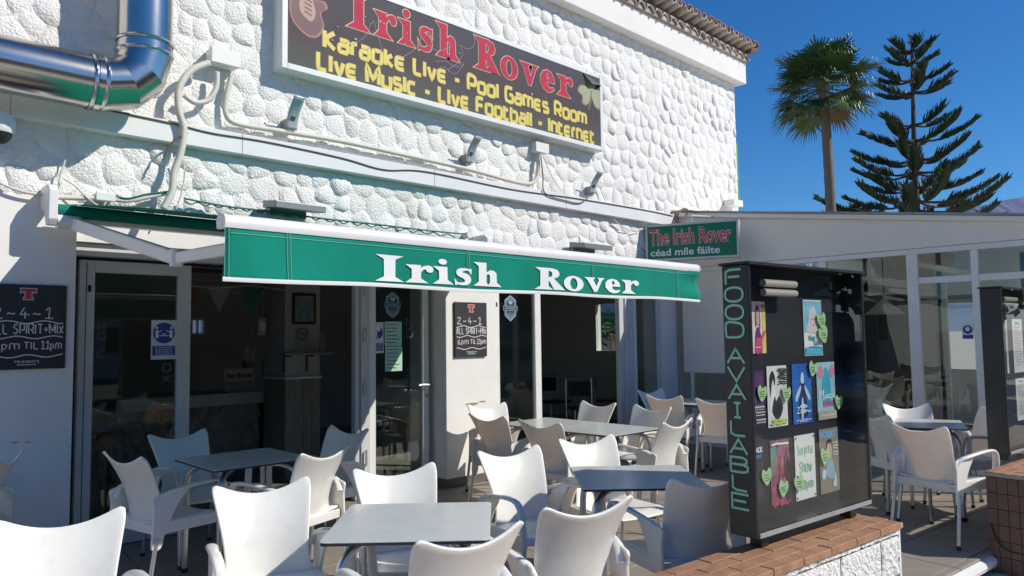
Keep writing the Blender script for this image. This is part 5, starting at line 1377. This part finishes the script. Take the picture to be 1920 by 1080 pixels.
def a_khan(p, t, s, l):
    p([(.30, .30), (.30, .70), (.42, .88), (.60, .88), (.72, .66), (.72, .30)], pm('teal', (.03, .36, .48))); p([(.05, .8), (.25, .95), (.4, .8), (.2, .72)], pm('rose', (.60, .22, .34))); p([(.7, .85), (.9, .96), (.98, .8), (.8, .72)], pm('rose', (.6, .22, .34)))
    t('M', .08, .34, .34, .52, WH, .0); l(.36, .95, .38, WH, 14, .007); l(.40, .95, .42, WH, 14, .005); t('KHAN', .30, .90, .22, .31, pm('hotpink', (.65, .08, .25)), .03); p([(0, 0), (1, 0), (1, .14), (0, .14)], pm('kraft', (.40, .33, .27)), smooth=False); l(.1, .9, .07, WH)
def a_black(p, t, s, l):
    t('LACK', .05, .95, .84, .93, WH, .05); t('USIC', .05, .85, .75, .81, pm('royal', (.05, .20, .55)), .05); p([(.0, .1), (.9, .1), (.8, .65), (.1, .6)], pm('soot', (.035, .035, .04)))
def a_band(p, t, s, l):
    p([(.03, .45), (.30, .45), (.30, .9), (.03, .9)], pm('seagreen', (.07, .32, .24)), smooth=False)
    for x in (.05, .38, .62): p([(x, .02), (x + .30, .02), (x + .32, .3), (x + .24, .55), (x + .1, .55)], pm('crimson', (.55, .10, .16), c2=(.06, .02, .04), s_=34)); p([(x + .12, .57), (x + .24, .57), (x + .26, .70), (x + .14, .72)], pm('flesh2', (.40, .16, .16)))
    p([(.4, .3), (.7, .4), (.9, .5), (.7, .32)], pm('coral', (.66, .20, .16))); l(.05, .95, .94, WH, 12, .010); p([(.70, .1), (.98, .1), (.95, .6), (.8, .7)], BK)
def a_show(p, t, s, l):
    gm = pm('mint', (.22, .50, .32)); s('Surprise', .12, .92, .70, .84, gm, .0045); s('Show', .20, .80, .42, .58, gm, .006); s('10pm', .25, .85, .16, .30, gm, .006)
    for u in (.06, .94):
        for v in (.04, .96): p([(u + .03 * math.cos(k), v + .015 * math.sin(k)) for k in range(0, 6)], BK)
def a_bobby(p, t, s, l):
    t('BOBBY', .02, .90, .86, .965, pm('sky2', (.12, .42, .75)), .04); p([(.30, .28), (.72, .20), (.70, .45), (.58, .50), (.46, .50), (.36, .45)], pm('bluejacket', (.25, .40, .52))); p([(.38, .52), (.60, .52), (.64, .68), (.58, .78), (.42, .78), (.36, .66)], SKIN)
    p([(.34, .66), (.38, .80), (.60, .82), (.66, .68), (.58, .76), (.42, .76)], BK); p([(.08, .24), (.25, .24), (.28, .36), (.10, .36)], SKINB); p([(.62, .1), (.80, .08), (.82, .20), (.76, .30), (.70, .2)], SKINB)
    for k in range(5): l(.68, .95, .76 - .045 * k, WH, 5, .004)
P1 = [('poster of a red haired guitarist, top left in the case', (1409, 565), (1437, 662), pm('paper1', (.70, .62, .58)), a_guitar),
      ('blue poster of a fair haired singer, top right in the case', (1505, 562), (1543, 666), WH, a_blue),
      ('narrow violet poster at the left of the middle row', (1412, 696), (1434, 797), pm('violet', (.055, .025, .09)), a_dark),
      ('black and white ink style poster in the middle row', (1437, 687), (1478, 797), pm('inkpaper', (.66, .64, .60), .08), a_ink),
      ('royal blue poster of a dancer in the middle row', (1484, 683), (1524, 791), pm('royalblue', (.01, .07, .33), c2=(.02, .16, .5)), a_lady),
      ('pale blue and pink poster at the right of the middle row', (1530, 680), (1568, 783), pm('paleblue', (.30, .50, .58)), a_khan),
      ('black poster cut by the case edge in the bottom row', (1413, 832), (1434, 944), pm('blackpaper', (.022, .022, .025)), a_black),
      ('crimson poster of a band in the bottom row', (1443, 828), (1483, 940), pm('pinkband', (.50, .16, .24), c2=(.05, .03, .05), s_=26), a_band),
      ('white hand lettered poster in the bottom row', (1489, 818), (1531, 930), WH, a_show),
      ('brown poster headed BOBBY in the bottom row', (1535, 806), (1575, 918), pm('tan', (.26, .20, .15), .1), a_bobby)]
for lab, tl, br, base, art in P1: sheet(lab, tl, br, base, art)
HMAT = mat('green_heart', (.36, .55, .27), .5, var=.12, vscale=30); HTX = mat('heart_ink', (.03, .12, .03), .6)
for (px, py, s_, lab) in ((1537, 603, 15, 'upper'), (1541, 630, 17, 'lower')): pass
hearts = [(1537, 604, 15, 'green heart sticker, the upper one on the top right blue poster'), (1541, 630, 16, 'green heart sticker, the lower one on the top right blue poster'), (1425, 740, 15, 'green heart sticker on the violet poster'), (1471, 741, 14, 'green heart sticker on the ink style poster'),
          (1520, 694, 14, 'green heart sticker on the royal blue poster'), (1569, 756, 13, 'green heart sticker on the pale blue poster'), (1434, 896, 16, 'green heart sticker at the left end of the bottom row'), (1465, 918, 16, 'green heart sticker on the crimson poster'), (1495, 908, 16, 'green heart sticker on the white lettered poster'), (1543, 858, 16, 'green heart sticker on the brown BOBBY poster')]
for px, py, s_, lab in hearts:
    u, v = pos1(px, py); u2, v2 = pos1(px, py - s_); r = v2 - v
    org = cB + TE * u + TN * (YI - .012) + Vector((0, 0, v))
    t = thing('heart_sticker', lab, 'sticker', (org.x, org.y, ZC + v), TA, 'green heart stickers')
    F_ = lambda u, v, w=0: Vector((u, -w, v)); a = random.uniform(-.35, .35)
    pl = [(((x * math.cos(a) - (y - .1) * math.sin(a)) * r / .115), ((x * math.sin(a) + (y - .1) * math.cos(a)) * r / .115)) for x, y in HEART]
    q = MB(); mesh_to(q, fill_mesh([sm(pl, 3)]), F_); q.build('paper', HMAT, t, world=False, fixn=False)
    q = MB()
    for k in range(3): ribbon(q, [((-.5 + .25 * j) * r, (.35 - .3 * k + random.uniform(-.07, .07)) * r) for j in range(5)], F_, .004, .0006 + k * .0003)
    q.build('handwriting', HTX, t, world=False, fixn=False)
# ---- menu sheets in the second case
def pos2(px, py):
    P0 = cB2 + TN * YI; d = ray(px, py); k = (P0 - CAM).dot(TN) / d.dot(TN); p = CAM + d * k
    return (p - P0).dot(TE), p.z - ZC
def a_menu(p, t, s, l):
    t('MENU', .3, .7, .90, .94, BK, .01)
    for k in range(15): l(.12, .55 + .3 * random.random(), .84 - .05 * k, BK, 10, .003)
    for k in range(15): l(.85, .93, .84 - .05 * k, BK, 3, .003)
for tl, br, lab in (((1884, 600), (1893, 700), 'white menu sheet at the upper left in the second case'), ((1897, 598), (1921, 697), 'white printed menu sheet at the upper right in the second case'), ((1904, 710), (1928, 785), 'white menu sheet lower down in the second case')):
    sheet(lab, tl, br, WH, a_menu, 'menu', (cB2, ZC), None, 'menu sheets in the second case', pos2)

# ================================================================== notices on the door glass
def notice(name, label, tl, br, y, m, art, cat='notice'):
    a, c = FY(*tl, y), FY(*br, y)
    t = thing(name, label, cat, (a.x, y, c.z)); w_, h_ = c.x - a.x, a.z - c.z
    q = MB(); q.box(0, w_, -.0015, 0, 0, h_); q.build('sheet', m, t, world=False)
    F_ = lambda u, v, w=0: Vector((u * w_, -.0018 - w, v * h_)); lay = [0]
    def poly(pl, m, smooth=True):
        lay[0] += 1; o = MB(); mesh_to(o, fill_mesh([sm(pl, 4) if smooth else pl]), F_, w=.0004 * lay[0]); o.build('print', m, t, world=False, fixn=False)
    def txt(s_, u0, u1, v0, v1, m, bold=.01):
        lay[0] += 1; o = MB(); put_text(o, s_, F_, u0, u1, v0, v1, .0004 * lay[0], bold=bold); o.build('lettering', m, t, world=False, fixn=False)
    def line(pts, m, wd):
        lay[0] += 1; o = MB(); G_ = lambda u, v, w=0: Vector((u, -.0018 - w, v)); ribbon(o, [(u * w_, v * h_) for u, v in pts], G_, wd, .0004 * lay[0]); o.build('line', m, t, world=False, fixn=False)
    art(poly, txt, line, w_ / h_)
    return t
PAPERW = mat('notice_white', (.66, .68, .68), .5); MINT = mat('mint_paper', (.42, .66, .53), .8, var=.05)
def circ(cx, cy, r, asp): return [(cx + r * math.cos(k * .2618), cy + r * asp * math.sin(k * .2618)) for k in range(24)]
def art_dist(p, t, l, asp):
    p(circ(.5, .67, .43, asp), BLUE, False); p([(.05, .10), (.95, .10), (.95, .34), (.05, .34)], BLUE, False)
    for x in (.22, .78):
        p(circ(x, .80, .05, asp), WHITE, False); p([(x - .05, .54), (x + .05, .54), (x + .06, .74), (x - .06, .74)], WHITE, False)
    l([(.3, .60), (.7, .60)], WHITE, .006); l([(.28, .70), (.42, .73)], WHITE, .006); l([(.72, .70), (.58, .73)], WHITE, .006); t('2m', .42, .58, .62, .67, WHITE)
    for k, s_ in enumerate(('ES OBLIGATORIO', 'MANTENER LA', 'DISTANCIA', 'DE SEGURIDAD')): t(s_, .16, .84, .285 - .055 * k, .315 - .055 * k, WHITE, .02)
notice('safety_notice', 'blue round distance notice on the left door glass', (284, 600), (330, 673), Y1 + .020, PAPERW, art_dist)
def art_mask(p, t, l, asp):
    p(circ(.5, .66, .44, asp), BLUE, False); p([(.06, .08), (.94, .08), (.94, .32), (.06, .32)], BLUE, False)
    p([(.34, .60), (.36, .84), (.56, .90), (.72, .78), (.68, .56), (.5, .48)], WHITE); p([(.44, .66), (.74, .70), (.70, .54), (.50, .50)], BLUE)
    l([(.36, .72), (.74, .68)], BLUE, .008)
    for k, s_ in enumerate(('OBLIGATORIO', 'USO DE', 'MASCARILLA')): t(s_, .16, .84, .25 - .065 * k, .285 - .065 * k, WHITE, .02)
notice('safety_notice', 'blue face mask notice on the glass beside the mint papers', (697, 604), (719, 662), Y1 + .020, PAPERW, art_mask)
q1 = FX(1802, 608, XA - .004); q2 = FX(1825, 636, XA - .004)
tn = thing('safety_notice', 'small blue mask notice on the annex glass', 'notice', (XA + .02, q1.y, q2.z), -math.pi / 2)
w_ = abs(q1.y - q2.y); h_ = q1.z - q2.z
o = MB(); o.box(0, w_, -.002, 0, 0, h_); o.build('sheet', PAPERW, tn, world=False)
o = MB(); mesh_to(o, fill_mesh([[(w_ / 2 + w_ * .42 * math.cos(k * .26), h_ * .64 + w_ * .42 * math.sin(k * .26)) for k in range(24)]]), lambda u, v, w=0: Vector((u, -.003, v))); o.build('print', BLUE, tn, world=False, fixn=False)
o = MB(); o.box(w_ * .06, w_ * .94, -.0035, -.0022, h_ * .06, h_ * .28); o.build('print', BLUE, tn, world=False)
o = MB(); mesh_to(o, fill_mesh([[(w_ * .5 + w_ * .2 * math.cos(k * .26), h_ * .68 + w_ * .22 * math.sin(k * .26)) for k in range(24)]]), lambda u, v, w=0: Vector((u, -.004, v))); o.build('print', WHITE, tn, world=False, fixn=False)
def art_note(p, t, l, asp):
    rn = random.Random(5)
    for k in range(6):
        v = .88 - .15 * k; x1 = rn.uniform(.55, .95); l([(.08 + (x1 - .08) * j / 12, v + rn.uniform(-.02, .02)) for j in range(13)], BK, .006)
notice('handwritten_note', 'upper mint green handwritten paper on the door glass', (721, 603), (753, 648), Y1 + .019, MINT, art_note)
notice('handwritten_note', 'lower mint green handwritten paper on the door glass', (722, 650), (754, 695), Y1 + .0195, MINT, art_note)
# badge stickers
BADGE = mat('pale_badge', (.30, .40, .46), .5); BADGE_D = mat('badge_navy', (.02, .04, .07), .5)
def badge(px, py, w_px, y, label):
    c = FY(px, py, y); e = FY(px + w_px / 2, py, y); r = e.x - c.x
    t = thing('badge_sticker', label, 'sticker', (c.x, y, c.z)); F_ = lambda u, v, w=0: Vector((u, -w, v))
    hexo = [(0, 1.35), (.8, .85), (.8, -.75), (0, -1.35), (-.8, -.75), (-.8, .85)]
    for s_, m, w in ((1.0, BADGE, 0), (.88, BADGE_D, .0005), (.80, BADGE, .001), (.72, BADGE_D, .0015)):
        q = MB(); mesh_to(q, fill_mesh([[(x * r * s_, z * r * s_) for x, z in hexo]]), F_, w=w); q.build('print', m, t, world=False, fixn=False)
    q = MB(); mesh_to(q, fill_mesh([[(x * r, z * r) for x, z in ((-1.0, .25), (1.0, .25), (1.0, -.25), (-1.0, -.25))]]), F_, w=.002); q.build('print', BADGE, t, world=False, fixn=False)
    q = MB(); mesh_to(q, fill_mesh([[(x * r, z * r) for x, z in ((-.94, .2), (.94, .2), (.94, -.2), (-.94, -.2))]]), F_, w=.0025); q.build('print', BADGE_D, t, world=False, fixn=False)
    q = MB(); put_text(q, 'AUTORIZADO', F_, -.8 * r, .8 * r, -.1 * r, .1 * r, .003, bold=.02); q.build('lettering', BADGE, t, world=False, fixn=False)
    q = MB(); mesh_to(q, fill_mesh([ell(0, .6 * r, .3 * r, .2 * r, 14)]), F_, w=.003)
    for k in range(5): ribbon(q, [((-.4 + .2 * k) * r, -.45 * r), ((-.3 + .15 * k) * r, -.9 * r)], F_, .05 * r, .003)
    q.build('print', BADGE, t, world=False, fixn=False)
badge(736, 572, 30, Y1 + .020, 'hexagonal badge sticker high on the handled door left of the pillar')
badge(957, 578, 26, Y2 + .020, 'hexagonal badge sticker high on the door glass right of the pillar')
# etched vertical lettering on the left door glass and the door numbers
ETCH = mat('etched_letters', (.085, .095, .095), .6)
def etched(label, txt, px, p0, p1, wpx, y):
    a, c = FY(px, p0, y), FY(px, p1, y); e = FY(px + wpx, p0, y)
    t = thing('etched_lettering', label, 'lettering', (a.x, y, c.z)); n = len(txt); step = (a.z - c.z) / n
    q = MB()
    for k, ch in enumerate(txt):
        if ch == ' ': continue
        zz = a.z - c.z - (k + 1) * step + step * .1
        stroke_text(q, ch, lambda u, v, w=0: Vector((u, -w, v)), 0, max((e.x - a.x), .02) if SG[ch][0] > .1 else .01, zz, zz + step * .8, .010, .0, dw=.0004)
    q.build('letters', ETCH, t, world=False, fixn=False)['kind'] = 'stuff'
etched('faint vertical lettering at the left side of the left door glass', 'No C', 184, 603, 672, 14, Y1 + .020)
etched('faint vertical lettering at the right side of the left door glass', 'OX', 306, 680, 718, 14, Y1 + .020)
etched('faint vertical lettering on the handled door glass', 'NO', 762, 595, 635, 12, Y1 + .020)
for px, py, y, lab in ((168, 541, Y1 - .001, 'black door number 1 on the left door frame'), (931, 571, Y2 - .001, 'black door number 1 on the frame beside the pillar')):
    c = FY(px, py, y); q = MB(); put_text(q, '1', plane_fn((c.x, y, c.z), (1, 0, 0), (0, 0, 1)), -.012, .012, -.025, .025, .001, bold=.02); tag(q.build('door_number', BK, fixn=False), lab, 'number')

# ================================================================== things inside the bar
YP = 1.7
a, c = FY(535, 540, YP), FY(600, 540, YP)
t = thing('interior_pillar', 'grey pillar inside the bar with wooden lower half', 'pillar', ((a.x + c.x) / 2, YP, 0))
zw = FY(560, 706, YP).z
IPW = mat('pillar_paint', (.50, .48, .46), .8, var=.05)
o = MB(); o.box(a.x, c.x, YP, YP + .5, zw, 2.55); o.build('shaft', IPW, t)
for k in range(4):
    o = MB(); xx = a.x + (c.x - a.x) * k / 4; o.box(xx + .002, a.x + (c.x - a.x) * (k + 1) / 4 - .002, YP - .02, YP + .5, .012, zw - .03); o.build('plank', mat('grey_brown_wood', (.28, .25, .23), .6, var=.3, vscale=3, stretch=(8, 8, 1)), t)
o = MB(); o.box(a.x - .01, c.x + .01, YP - .03, YP + .5, zw - .028, zw - .002); o.build('dado_rail', W_PVC, t)
def inframe(label, tl, br, y, fm, pm_):
    a, c = FY(*tl, y), FY(*br, y); t = thing('picture_frame', label, 'picture', ((a.x + c.x) / 2, y, c.z))
    o = MB(); o.box(a.x, c.x, y - .02, y - .001, c.z, a.z); o.build('frame', fm, t, bev=.004, bseg=1)
    o = MB(); o.box(a.x + .03, c.x - .03, y - .022, y - .0205, c.z + .03, a.z - .03); o.build('picture', pm_, t)
inframe('dark framed picture on the pillar inside the bar', (547, 549), (591, 608), YP, BLACKP, mat('picture_blue', (.14, .19, .23), .4, col2=(.26, .33, .38), vscale=14))
a2, c2_ = FY(552, 613, YP), FY(580, 650, YP)
t = thing('no_smoking_sign', 'tan no smoking sign below the framed picture', 'sign', (a2.x, YP, c2_.z)); w_, h_ = c2_.x - a2.x, a2.z - c2_.z
o = MB(); o.box(0, w_, -.004, -.001, 0, h_); o.build('plate', mat('tan_plate', (.42, .35, .30), .6), t, world=False)
F_ = lambda u, v, w=0: Vector((u, -.0045 - w, v)); o = MB(); ribbon(o, [(w_ / 2 + w_ * .34 * math.cos(k * .3142), h_ * .64 + w_ * .34 * math.sin(k * .3142)) for k in range(20)], F_, .014, .0, True); ribbon(o, [(w_ * .30, h_ * .74), (w_ * .70, h_ * .54)], F_, .012, .0006); ribbon(o, [(w_ * .30, h_ * .64), (w_ * .70, h_ * .64)], F_, .012, .0012); o.build('symbol', mat('brown_print', (.13, .08, .06), .6), t, world=False, fixn=False)
a3, c3 = FY(533, 665, YP - .2), FY(623, 662, YP - .2)
t = thing('wall_shelf', 'narrow shelf on brackets across the interior pillar', 'shelf', (a3.x, YP, a3.z))
o = MB(); o.box(a3.x, c3.x, YP - .22, YP - .021, a3.z - .012, a3.z + .012); o.build('board', mat('grey_shelf', (.28, .28, .28), .5), t)
for k in (.15, .62): xx = a3.x + (c3.x - a3.x) * k; o = MB(); o.box(xx - .01, xx + .01, YP - .03, YP - .0205, a3.z - .20, a3.z - .013); o.box(xx - .01, xx + .01, YP - .17, YP - .031, a3.z - .03, a3.z - .0125); o.build('bracket', BLACKP, t)
def bottle(label, px, py, y, h, m):
    p = FY(px, py, y); o = MB(); o.lathe([(.034, 0), (.036, .02), (.036, h * .6), (.014, h * .78), (.013, h * .95), (.016, h)], (p.x, y, p.z), 12); tag(o.build('bottle', m, smooth=True), label, 'bottle')
bottle('small bottle on the shelf of the interior pillar', 604, 661, YP - .12, .22, mat('bottle_grey', (.22, .23, .24), .3))
YC = 2.3
ca, cc = FY(330, 735, YC), FY(500, 732, YC)
t = thing('bar_counter', 'dim bar counter with pale front rail and rocky panel inside the left door', 'counter', ((ca.x + cc.x) / 2, YC, .012))
zt_ = cc.z; zb_ = FY(450, 757, YC).z
o = MB(); o.box(ca.x - .6, cc.x, YC - .05, YC + .7, zb_, zt_); o.build('counter_top', mat('counter_grey', (.42, .41, .40), .5, var=.1), t, bev=.006)
o = MB(); o.grid(lambda u, v: (ca.x - .6 + (cc.x - .06 - ca.x + .6) * u, YC + .06 - .05 * noise.fractal(Vector((u * 22, v * 9, 0)), 1, 2, 3), .012 + (zb_ - .014) * v), 90, 36); o.build('rock_panel', mat('dark_rock', (.30, .27, .25), .9, var=.3, vscale=6), t, smooth=True, fixn=False)
o = MB(); o.box(cc.x - .055, cc.x, YC, YC + .6, .012, zb_ - .002); o.build('end_panel', BLACKP, t)
a, c = FY(421, 692, YC + .1), FY(476, 730, YC + .1)
t = thing('beer_sign', 'pale Beer Bucket sign standing on the bar counter', 'sign', ((a.x + c.x) / 2, YC + .1, zt_)); w_, h_ = c.x - a.x, a.z - zt_
o = MB(); o.box(a.x, c.x, YC + .1, YC + .112, zt_ + .001, a.z); o.build('board', mat('dull_cream', (.46, .43, .38), .7, var=.1), t)
F_ = plane_fn((a.x, YC + .0995, zt_), (1, 0, 0), (0, 0, 1)); o = MB(); put_text(o, 'Beer Bucket', F_, w_ * .08, w_ * .92, h_ * .60, h_ * .82, .0005, bold=.02); put_text(o, '5 bottles for 10€', F_, w_ * .08, w_ * .92, h_ * .28, h_ * .48, .0005, bold=.01); o.build('lettering', BK, t, fixn=False)
bottle('bottle standing at the right end of the bar counter', 497, 705, YC + .2, .26, mat('bottle_clear', (.34, .36, .36), .25))
p = FY(464, 700, YC + .3); t = thing('straw_jar', 'jar of drinking straws on the bar counter', 'jar', (p.x, YC + .3, p.z))
o = MB(); o.lathe([(.05, 0), (.06, .15)], (p.x, YC + .3, p.z), 12); o.build('jar', mat('jar_grey', (.25, .26, .26), .2), t, smooth=True)
o = MB()
for k in range(14): a_ = random.uniform(0, 6.3); r_ = random.uniform(.01, .05); o.tube([(p.x + r_ * .6 * math.cos(a_), YC + .3 + r_ * .6 * math.sin(a_), p.z + .02), (p.x + 1.8 * r_ * math.cos(a_), YC + .3 + 1.8 * r_ * math.sin(a_), p.z + random.uniform(.25, .32))], .006, 5)
o.build('straws', W_PVC, t)
p = FY(490, 612, 2.0); t = thing('wall_clock', 'small pale clock box hanging above the bar', 'clock', (p.x, 2.0, p.z)); o = MB(); o.box(p.x - .05, p.x + .05, 1.97, 2.05, p.z - .10, p.z + .10); o.build('case', mat('dull_cream', (.46, .43, .38)), t, bev=.01)
o = MB(); o.tube([(p.x, 2.01, p.z + .1), (p.x, 2.01, 2.56)], .004, 5); o.build('cord', BLACKP, t); o = MB(); mesh_to(o, fill_mesh([ell(.005, 0, .035, .06, 16)]), plane_fn((p.x, 1.968, p.z), (1, 0, 0), (0, 0, 1))); o.build('dial', WHITE, t, fixn=False)
# bunting strings
def bunting(label, pts, y, cols):
    t = thing('bunting', label, 'bunting', tuple(FY(*pts[0], y))); P = [FY(a, b, y) for a, b in pts]; P = catmull(P, 6)
    o = MB(); o.tube(P, .003, 4); o.build('string', CABLE_W, t)
    for k in range(0, len(P) - 5, 5):
        A_, B_ = P[k], P[k + 4]; mid = (A_ + B_) / 2 - Vector((0, 0, (B_ - A_).length * 1.05)); o = MB(); o.add([A_, B_, mid], [(0, 1, 2)]); q = o.build('pennant', cols[(k // 5) % len(cols)], t, fixn=False)
PEN_G = mat('pennant_green', (.02, .09, .055), .8); PEN_W = mat('pennant_white', (.22, .21, .20), .8); PEN_O = mat('pennant_orange', (.14, .05, .03), .8)
bunting('string of small pennants inside the left door', [(340, 535), (400, 540), (470, 536), (540, 545)], 1.2, [PEN_O, PEN_W, PEN_G])
ptt = FX(1327, 537, XA + .6); o = MB(); o.add([FX(1319, 527, XA + .5), FX(1332, 528, XA + .5), FX(1326, 546, XA + .5)], [(0, 1, 2)]); tag(o.build('pennant', PEN_W, fixn=False), 'single pale pennant behind the first annex pane', 'pennant')
# ceiling slats inside
for k in range(6):
    z_ = 2.50 - k * .075; p0, p1 = FY(352, 520, 3.2), FY(545, 520, 3.2)
    o = MB(); o.box(p0.x - .5, p1.x, 3.2, 3.24, z_ - .008, z_ + .008); tag(o.build('blind_slat', mat('slat_grey', (.45, .45, .45), .6)), 'thin grey hanging slat above the bar, number %s from the ceiling' % ('one two three four five six'.split()[k]), 'slat', 'slats above the bar')
inframe('dark framed picture on the back wall of the right room', (1041, 614), (1069, 645), YB, BLACKP, mat('picture_dark', (.06, .06, .06), .4, var=.3, vscale=12))
inframe('dark screen high on the back wall of the right room', (1028, 575), (1062, 608), YB, BLACKP, BLACKP)
# dark tubular chairs and a table inside the right room
def tubchair(label, x, y, rz):
    t = thing('tubular_chair', label, 'chair', (x, y, .012), rz, 'tubular chairs inside the bar')
    o = MB(); o.box(-.2, .2, -.2, .2, .44, .48); o.build('seat', BLACKP, t, world=False, bev=.01)
    o = MB(); o.box(-.17, .17, -.22, -.20, .62, .84); o.build('backrest', BLACKP, t, world=False, bev=.005)
    for s_ in (-1, 1):
        o = MB(); o.tube(catmull([(s_ * .2, -.22, 0), (s_ * .2, -.22, .4), (s_ * .2, -.23, .84), (s_ * .15, -.235, .88), (0, -.235, .88)], 5), .012, 8); o.build('leg', ALU, t, world=False, smooth=True)
        o = MB(); o.tube([(s_ * .2, .19, 0), (s_ * .2, .19, .45)], .012, 8); o.build('leg', ALU, t, world=False, smooth=True)
pa = FY(1070, 800, 1.3)
tubchair('dark tubular chair just inside the right doorway', FY(1095, 760, 1.2).x, 1.2, 2.6)
tubchair('dark tubular chair deeper in the right room', FY(1040, 760, 2.3).x, 2.3, 2.9)
tubchair('dark tubular chair beside the folded right door', FY(1140, 760, 1.8).x, 1.8, -2.4)

# ================================================================== across the street (behind the camera, mirrored in the glass)
CARP = mat('silver_car_paint', (.42, .44, .46), .25, metal=.6); TYRE = mat('tyre_rubber', (.02, .02, .02), .8); CGL = mat('car_glass', (.02, .025, .03), .08)
def car(label, x, y, rz):
    t = thing('parked_car', label, 'car', (x, y, -.116), rz)
    side = [(-2.05, .32), (-2.08, .62), (-1.95, .86), (-1.25, .95), (-.62, 1.38), (.2, 1.47), (1.0, 1.42), (1.72, 1.0), (2.02, .92), (2.06, .55), (2.0, .30)]
    o = MB()
    def sec(w_, s_): return [(a * (1 if b < .95 else 1), w_ * (1 - .18 * max(0, b - .9)), b) for a, b in [(q.x, q.y) for q in catmull([(a, b, 0) for a, b in side], 4)]]
    A_ = sec(-.86, 1); B_ = sec(.86, 1); n = len(A_); o.add(A_ + B_, [tuple(range(n)), tuple(range(n, 2 * n))[::-1]] + [(i, (i + 1) % n, n + (i + 1) % n, n + i) for i in range(n)]); o.build('body', CARP, t, world=False, smooth=True, angle=45, bev=.04)
    for s_ in (-1, 1):
        for pl in ([(-1.12, .98), (-.60, 1.33), (.1, 1.40), (.1, .98)], [(.17, .98), (.17, 1.40), (.95, 1.36), (1.45, 1.0)]):
            o = MB(); o.prism(pl, lambda u, v, w: (u, s_ * (.868 - .15 * max(0, v - .9)) + w * s_, v), .012); o.build('side_window', CGL, t, world=False)
        for xx in (-1.3, 1.28):
            o = MB(); o.tube([(xx, s_ * .68, .31), (xx, s_ * .89, .31)], .31, 24); wl = o.build('wheel', TYRE, t, world=False, smooth=True)
            o = MB(); o.tube([(xx, s_ * .885, .31), (xx, s_ * .90, .31)], .20, 20); o.build('rim', ALU, wl, world=False, smooth=True)
        o = MB(); o.box(-2.07, -1.93, s_ * .5, s_ * .78, .62, .76); o.build('headlight', W_PVC, t, world=False)
    o = MB(); o.prism([(-1.22, .985), (-.64, 1.375), (-.66, 1.395), (-1.26, 1.0)], lambda u, v, w: (u, -.66 + w, v), 1.32); o.build('windscreen', CGL, t, world=False)
car('silver hatchback parked on the street, mirrored in the poster case glass', 14.7, -10.2, 0)
def van(label, x, y):
    t = thing('parked_van', label, 'van', (x, y, -.116)); P_ = mat('dark_van_paint', (.02, .022, .028), .25)
    side = [(-2.6, .35), (-2.65, .9), (-2.3, 1.15), (-1.7, 1.95), (-1.3, 2.1), (2.4, 2.1), (2.6, 1.9), (2.65, .35)]
    o = MB(); o.prism(side, lambda u, v, w: (u, -.95 + w, v), 1.9); o.build('body', P_, t, world=False, bev=.07)
    for s_ in (-1, 1):
        for a_, b_ in ((-1.45, -.35), (-.2, 1.0), (1.15, 2.3)):
            o = MB(); o.prism([(a_ - (.25 if a_ < -1 else 0), 1.2), (b_, 1.2), (b_, 1.85), (a_, 1.85)], lambda u, v, w: (u, s_ * .955 + w * s_, v), .01); o.build('side_window', mat('van_glass', (.10, .14, .14), .1), t, world=False)
        for xx in (-1.7, 1.7):
            o = MB(); o.tube([(xx, s_ * .76, .34), (xx, s_ * .97, .34)], .34, 24); wl = o.build('wheel', TYRE, t, world=False, smooth=True); o = MB(); o.tube([(xx, s_ * .965, .34), (xx, s_ * .985, .34)], .2, 20); o.build('rim', ALU, wl, world=False, smooth=True)
van('dark van parked behind the silver hatchback on the street', 13.6, -12.8)
HEDGE = mat('hedge_leaf', (.05, .09, .03), .7, col2=(.025, .05, .018), vscale=4)
def reflectiontree(label, x, y, h, r, seed):  # out of view, added so the glass mirrors something dark
    rn = random.Random(seed); t = thing('reflection_tree', label, 'tree', (x, y, -.12), 0, 'trees across the street')
    o = MB(); o.tube([(x, y, -.12), (x + .1, y, h * .3), (x, y, h * .62)], .15, 8, rads=[.2, .15, .08])
    for k in range(5): a_ = k * 1.3; o.tube([(x, y, h * .4), (x + r * .5 * math.cos(a_), y + r * .5 * math.sin(a_), h * .7)], .06, 6)
    o.build('trunk', BARKP, t, smooth=True)
    o = MB()
    for k in range(1500):
        u = Vector((rn.gauss(0, 1), rn.gauss(0, 1), rn.gauss(0, 1))).normalized() * (rn.random() ** .4)
        c = Vector((x + u.x * r, y + u.y * r, h * .66 + u.z * h * .33)) ; d = Vector((rn.uniform(-1, 1), rn.uniform(-1, 1), rn.uniform(-1, 1))).normalized() * .2; e = d.orthogonal().normalized() * .12
        o.add([c - d, c + e, c + d, c - e], [(0, 1, 2, 3)])
    o.build('crown', HEDGE, t, fixn=False)
for k, (x, y, h, r) in enumerate(((15, -14, 4.6, 2.2), (20, -12.5, 5, 2.4), (26, -14, 5.2, 2.6), (9, -18, 5, 2.4), (2, -19, 5, 2.5))):
    reflectiontree('leafy street tree across the road, %s along the row' % ('first', 'second', 'third', 'fourth', 'fifth')[k], x, y, h, r, k)
hb = thing('street_house', 'long pale house across the street with dark windows', 'house', (6, -30, -.12))
o = MB(); o.box(-25, 45, -38, -31, -.12, 5.2); o.build('wall', NW, hb)
o = MB(); o.prism([(-38.5, 5.2), (-30.5, 5.2), (-34.5, 7.0)], lambda u, v, w: (-25.5 + w, u, v), 71); o.build('roof', mat('orange_tile', (.5, .17, .08)), hb)
for k in range(14):
    o = MB(); o.box(-22 + k * 4.6, -20.4 + k * 4.6, -31.0, -30.95, .9, 2.3); f_ = o.build('window', W_PVC, hb); o = MB(); o.box(-21.9 + k * 4.6, -20.5 + k * 4.6, -30.948, -30.94, 1.0, 2.2); o.build('pane', CGL, f_)
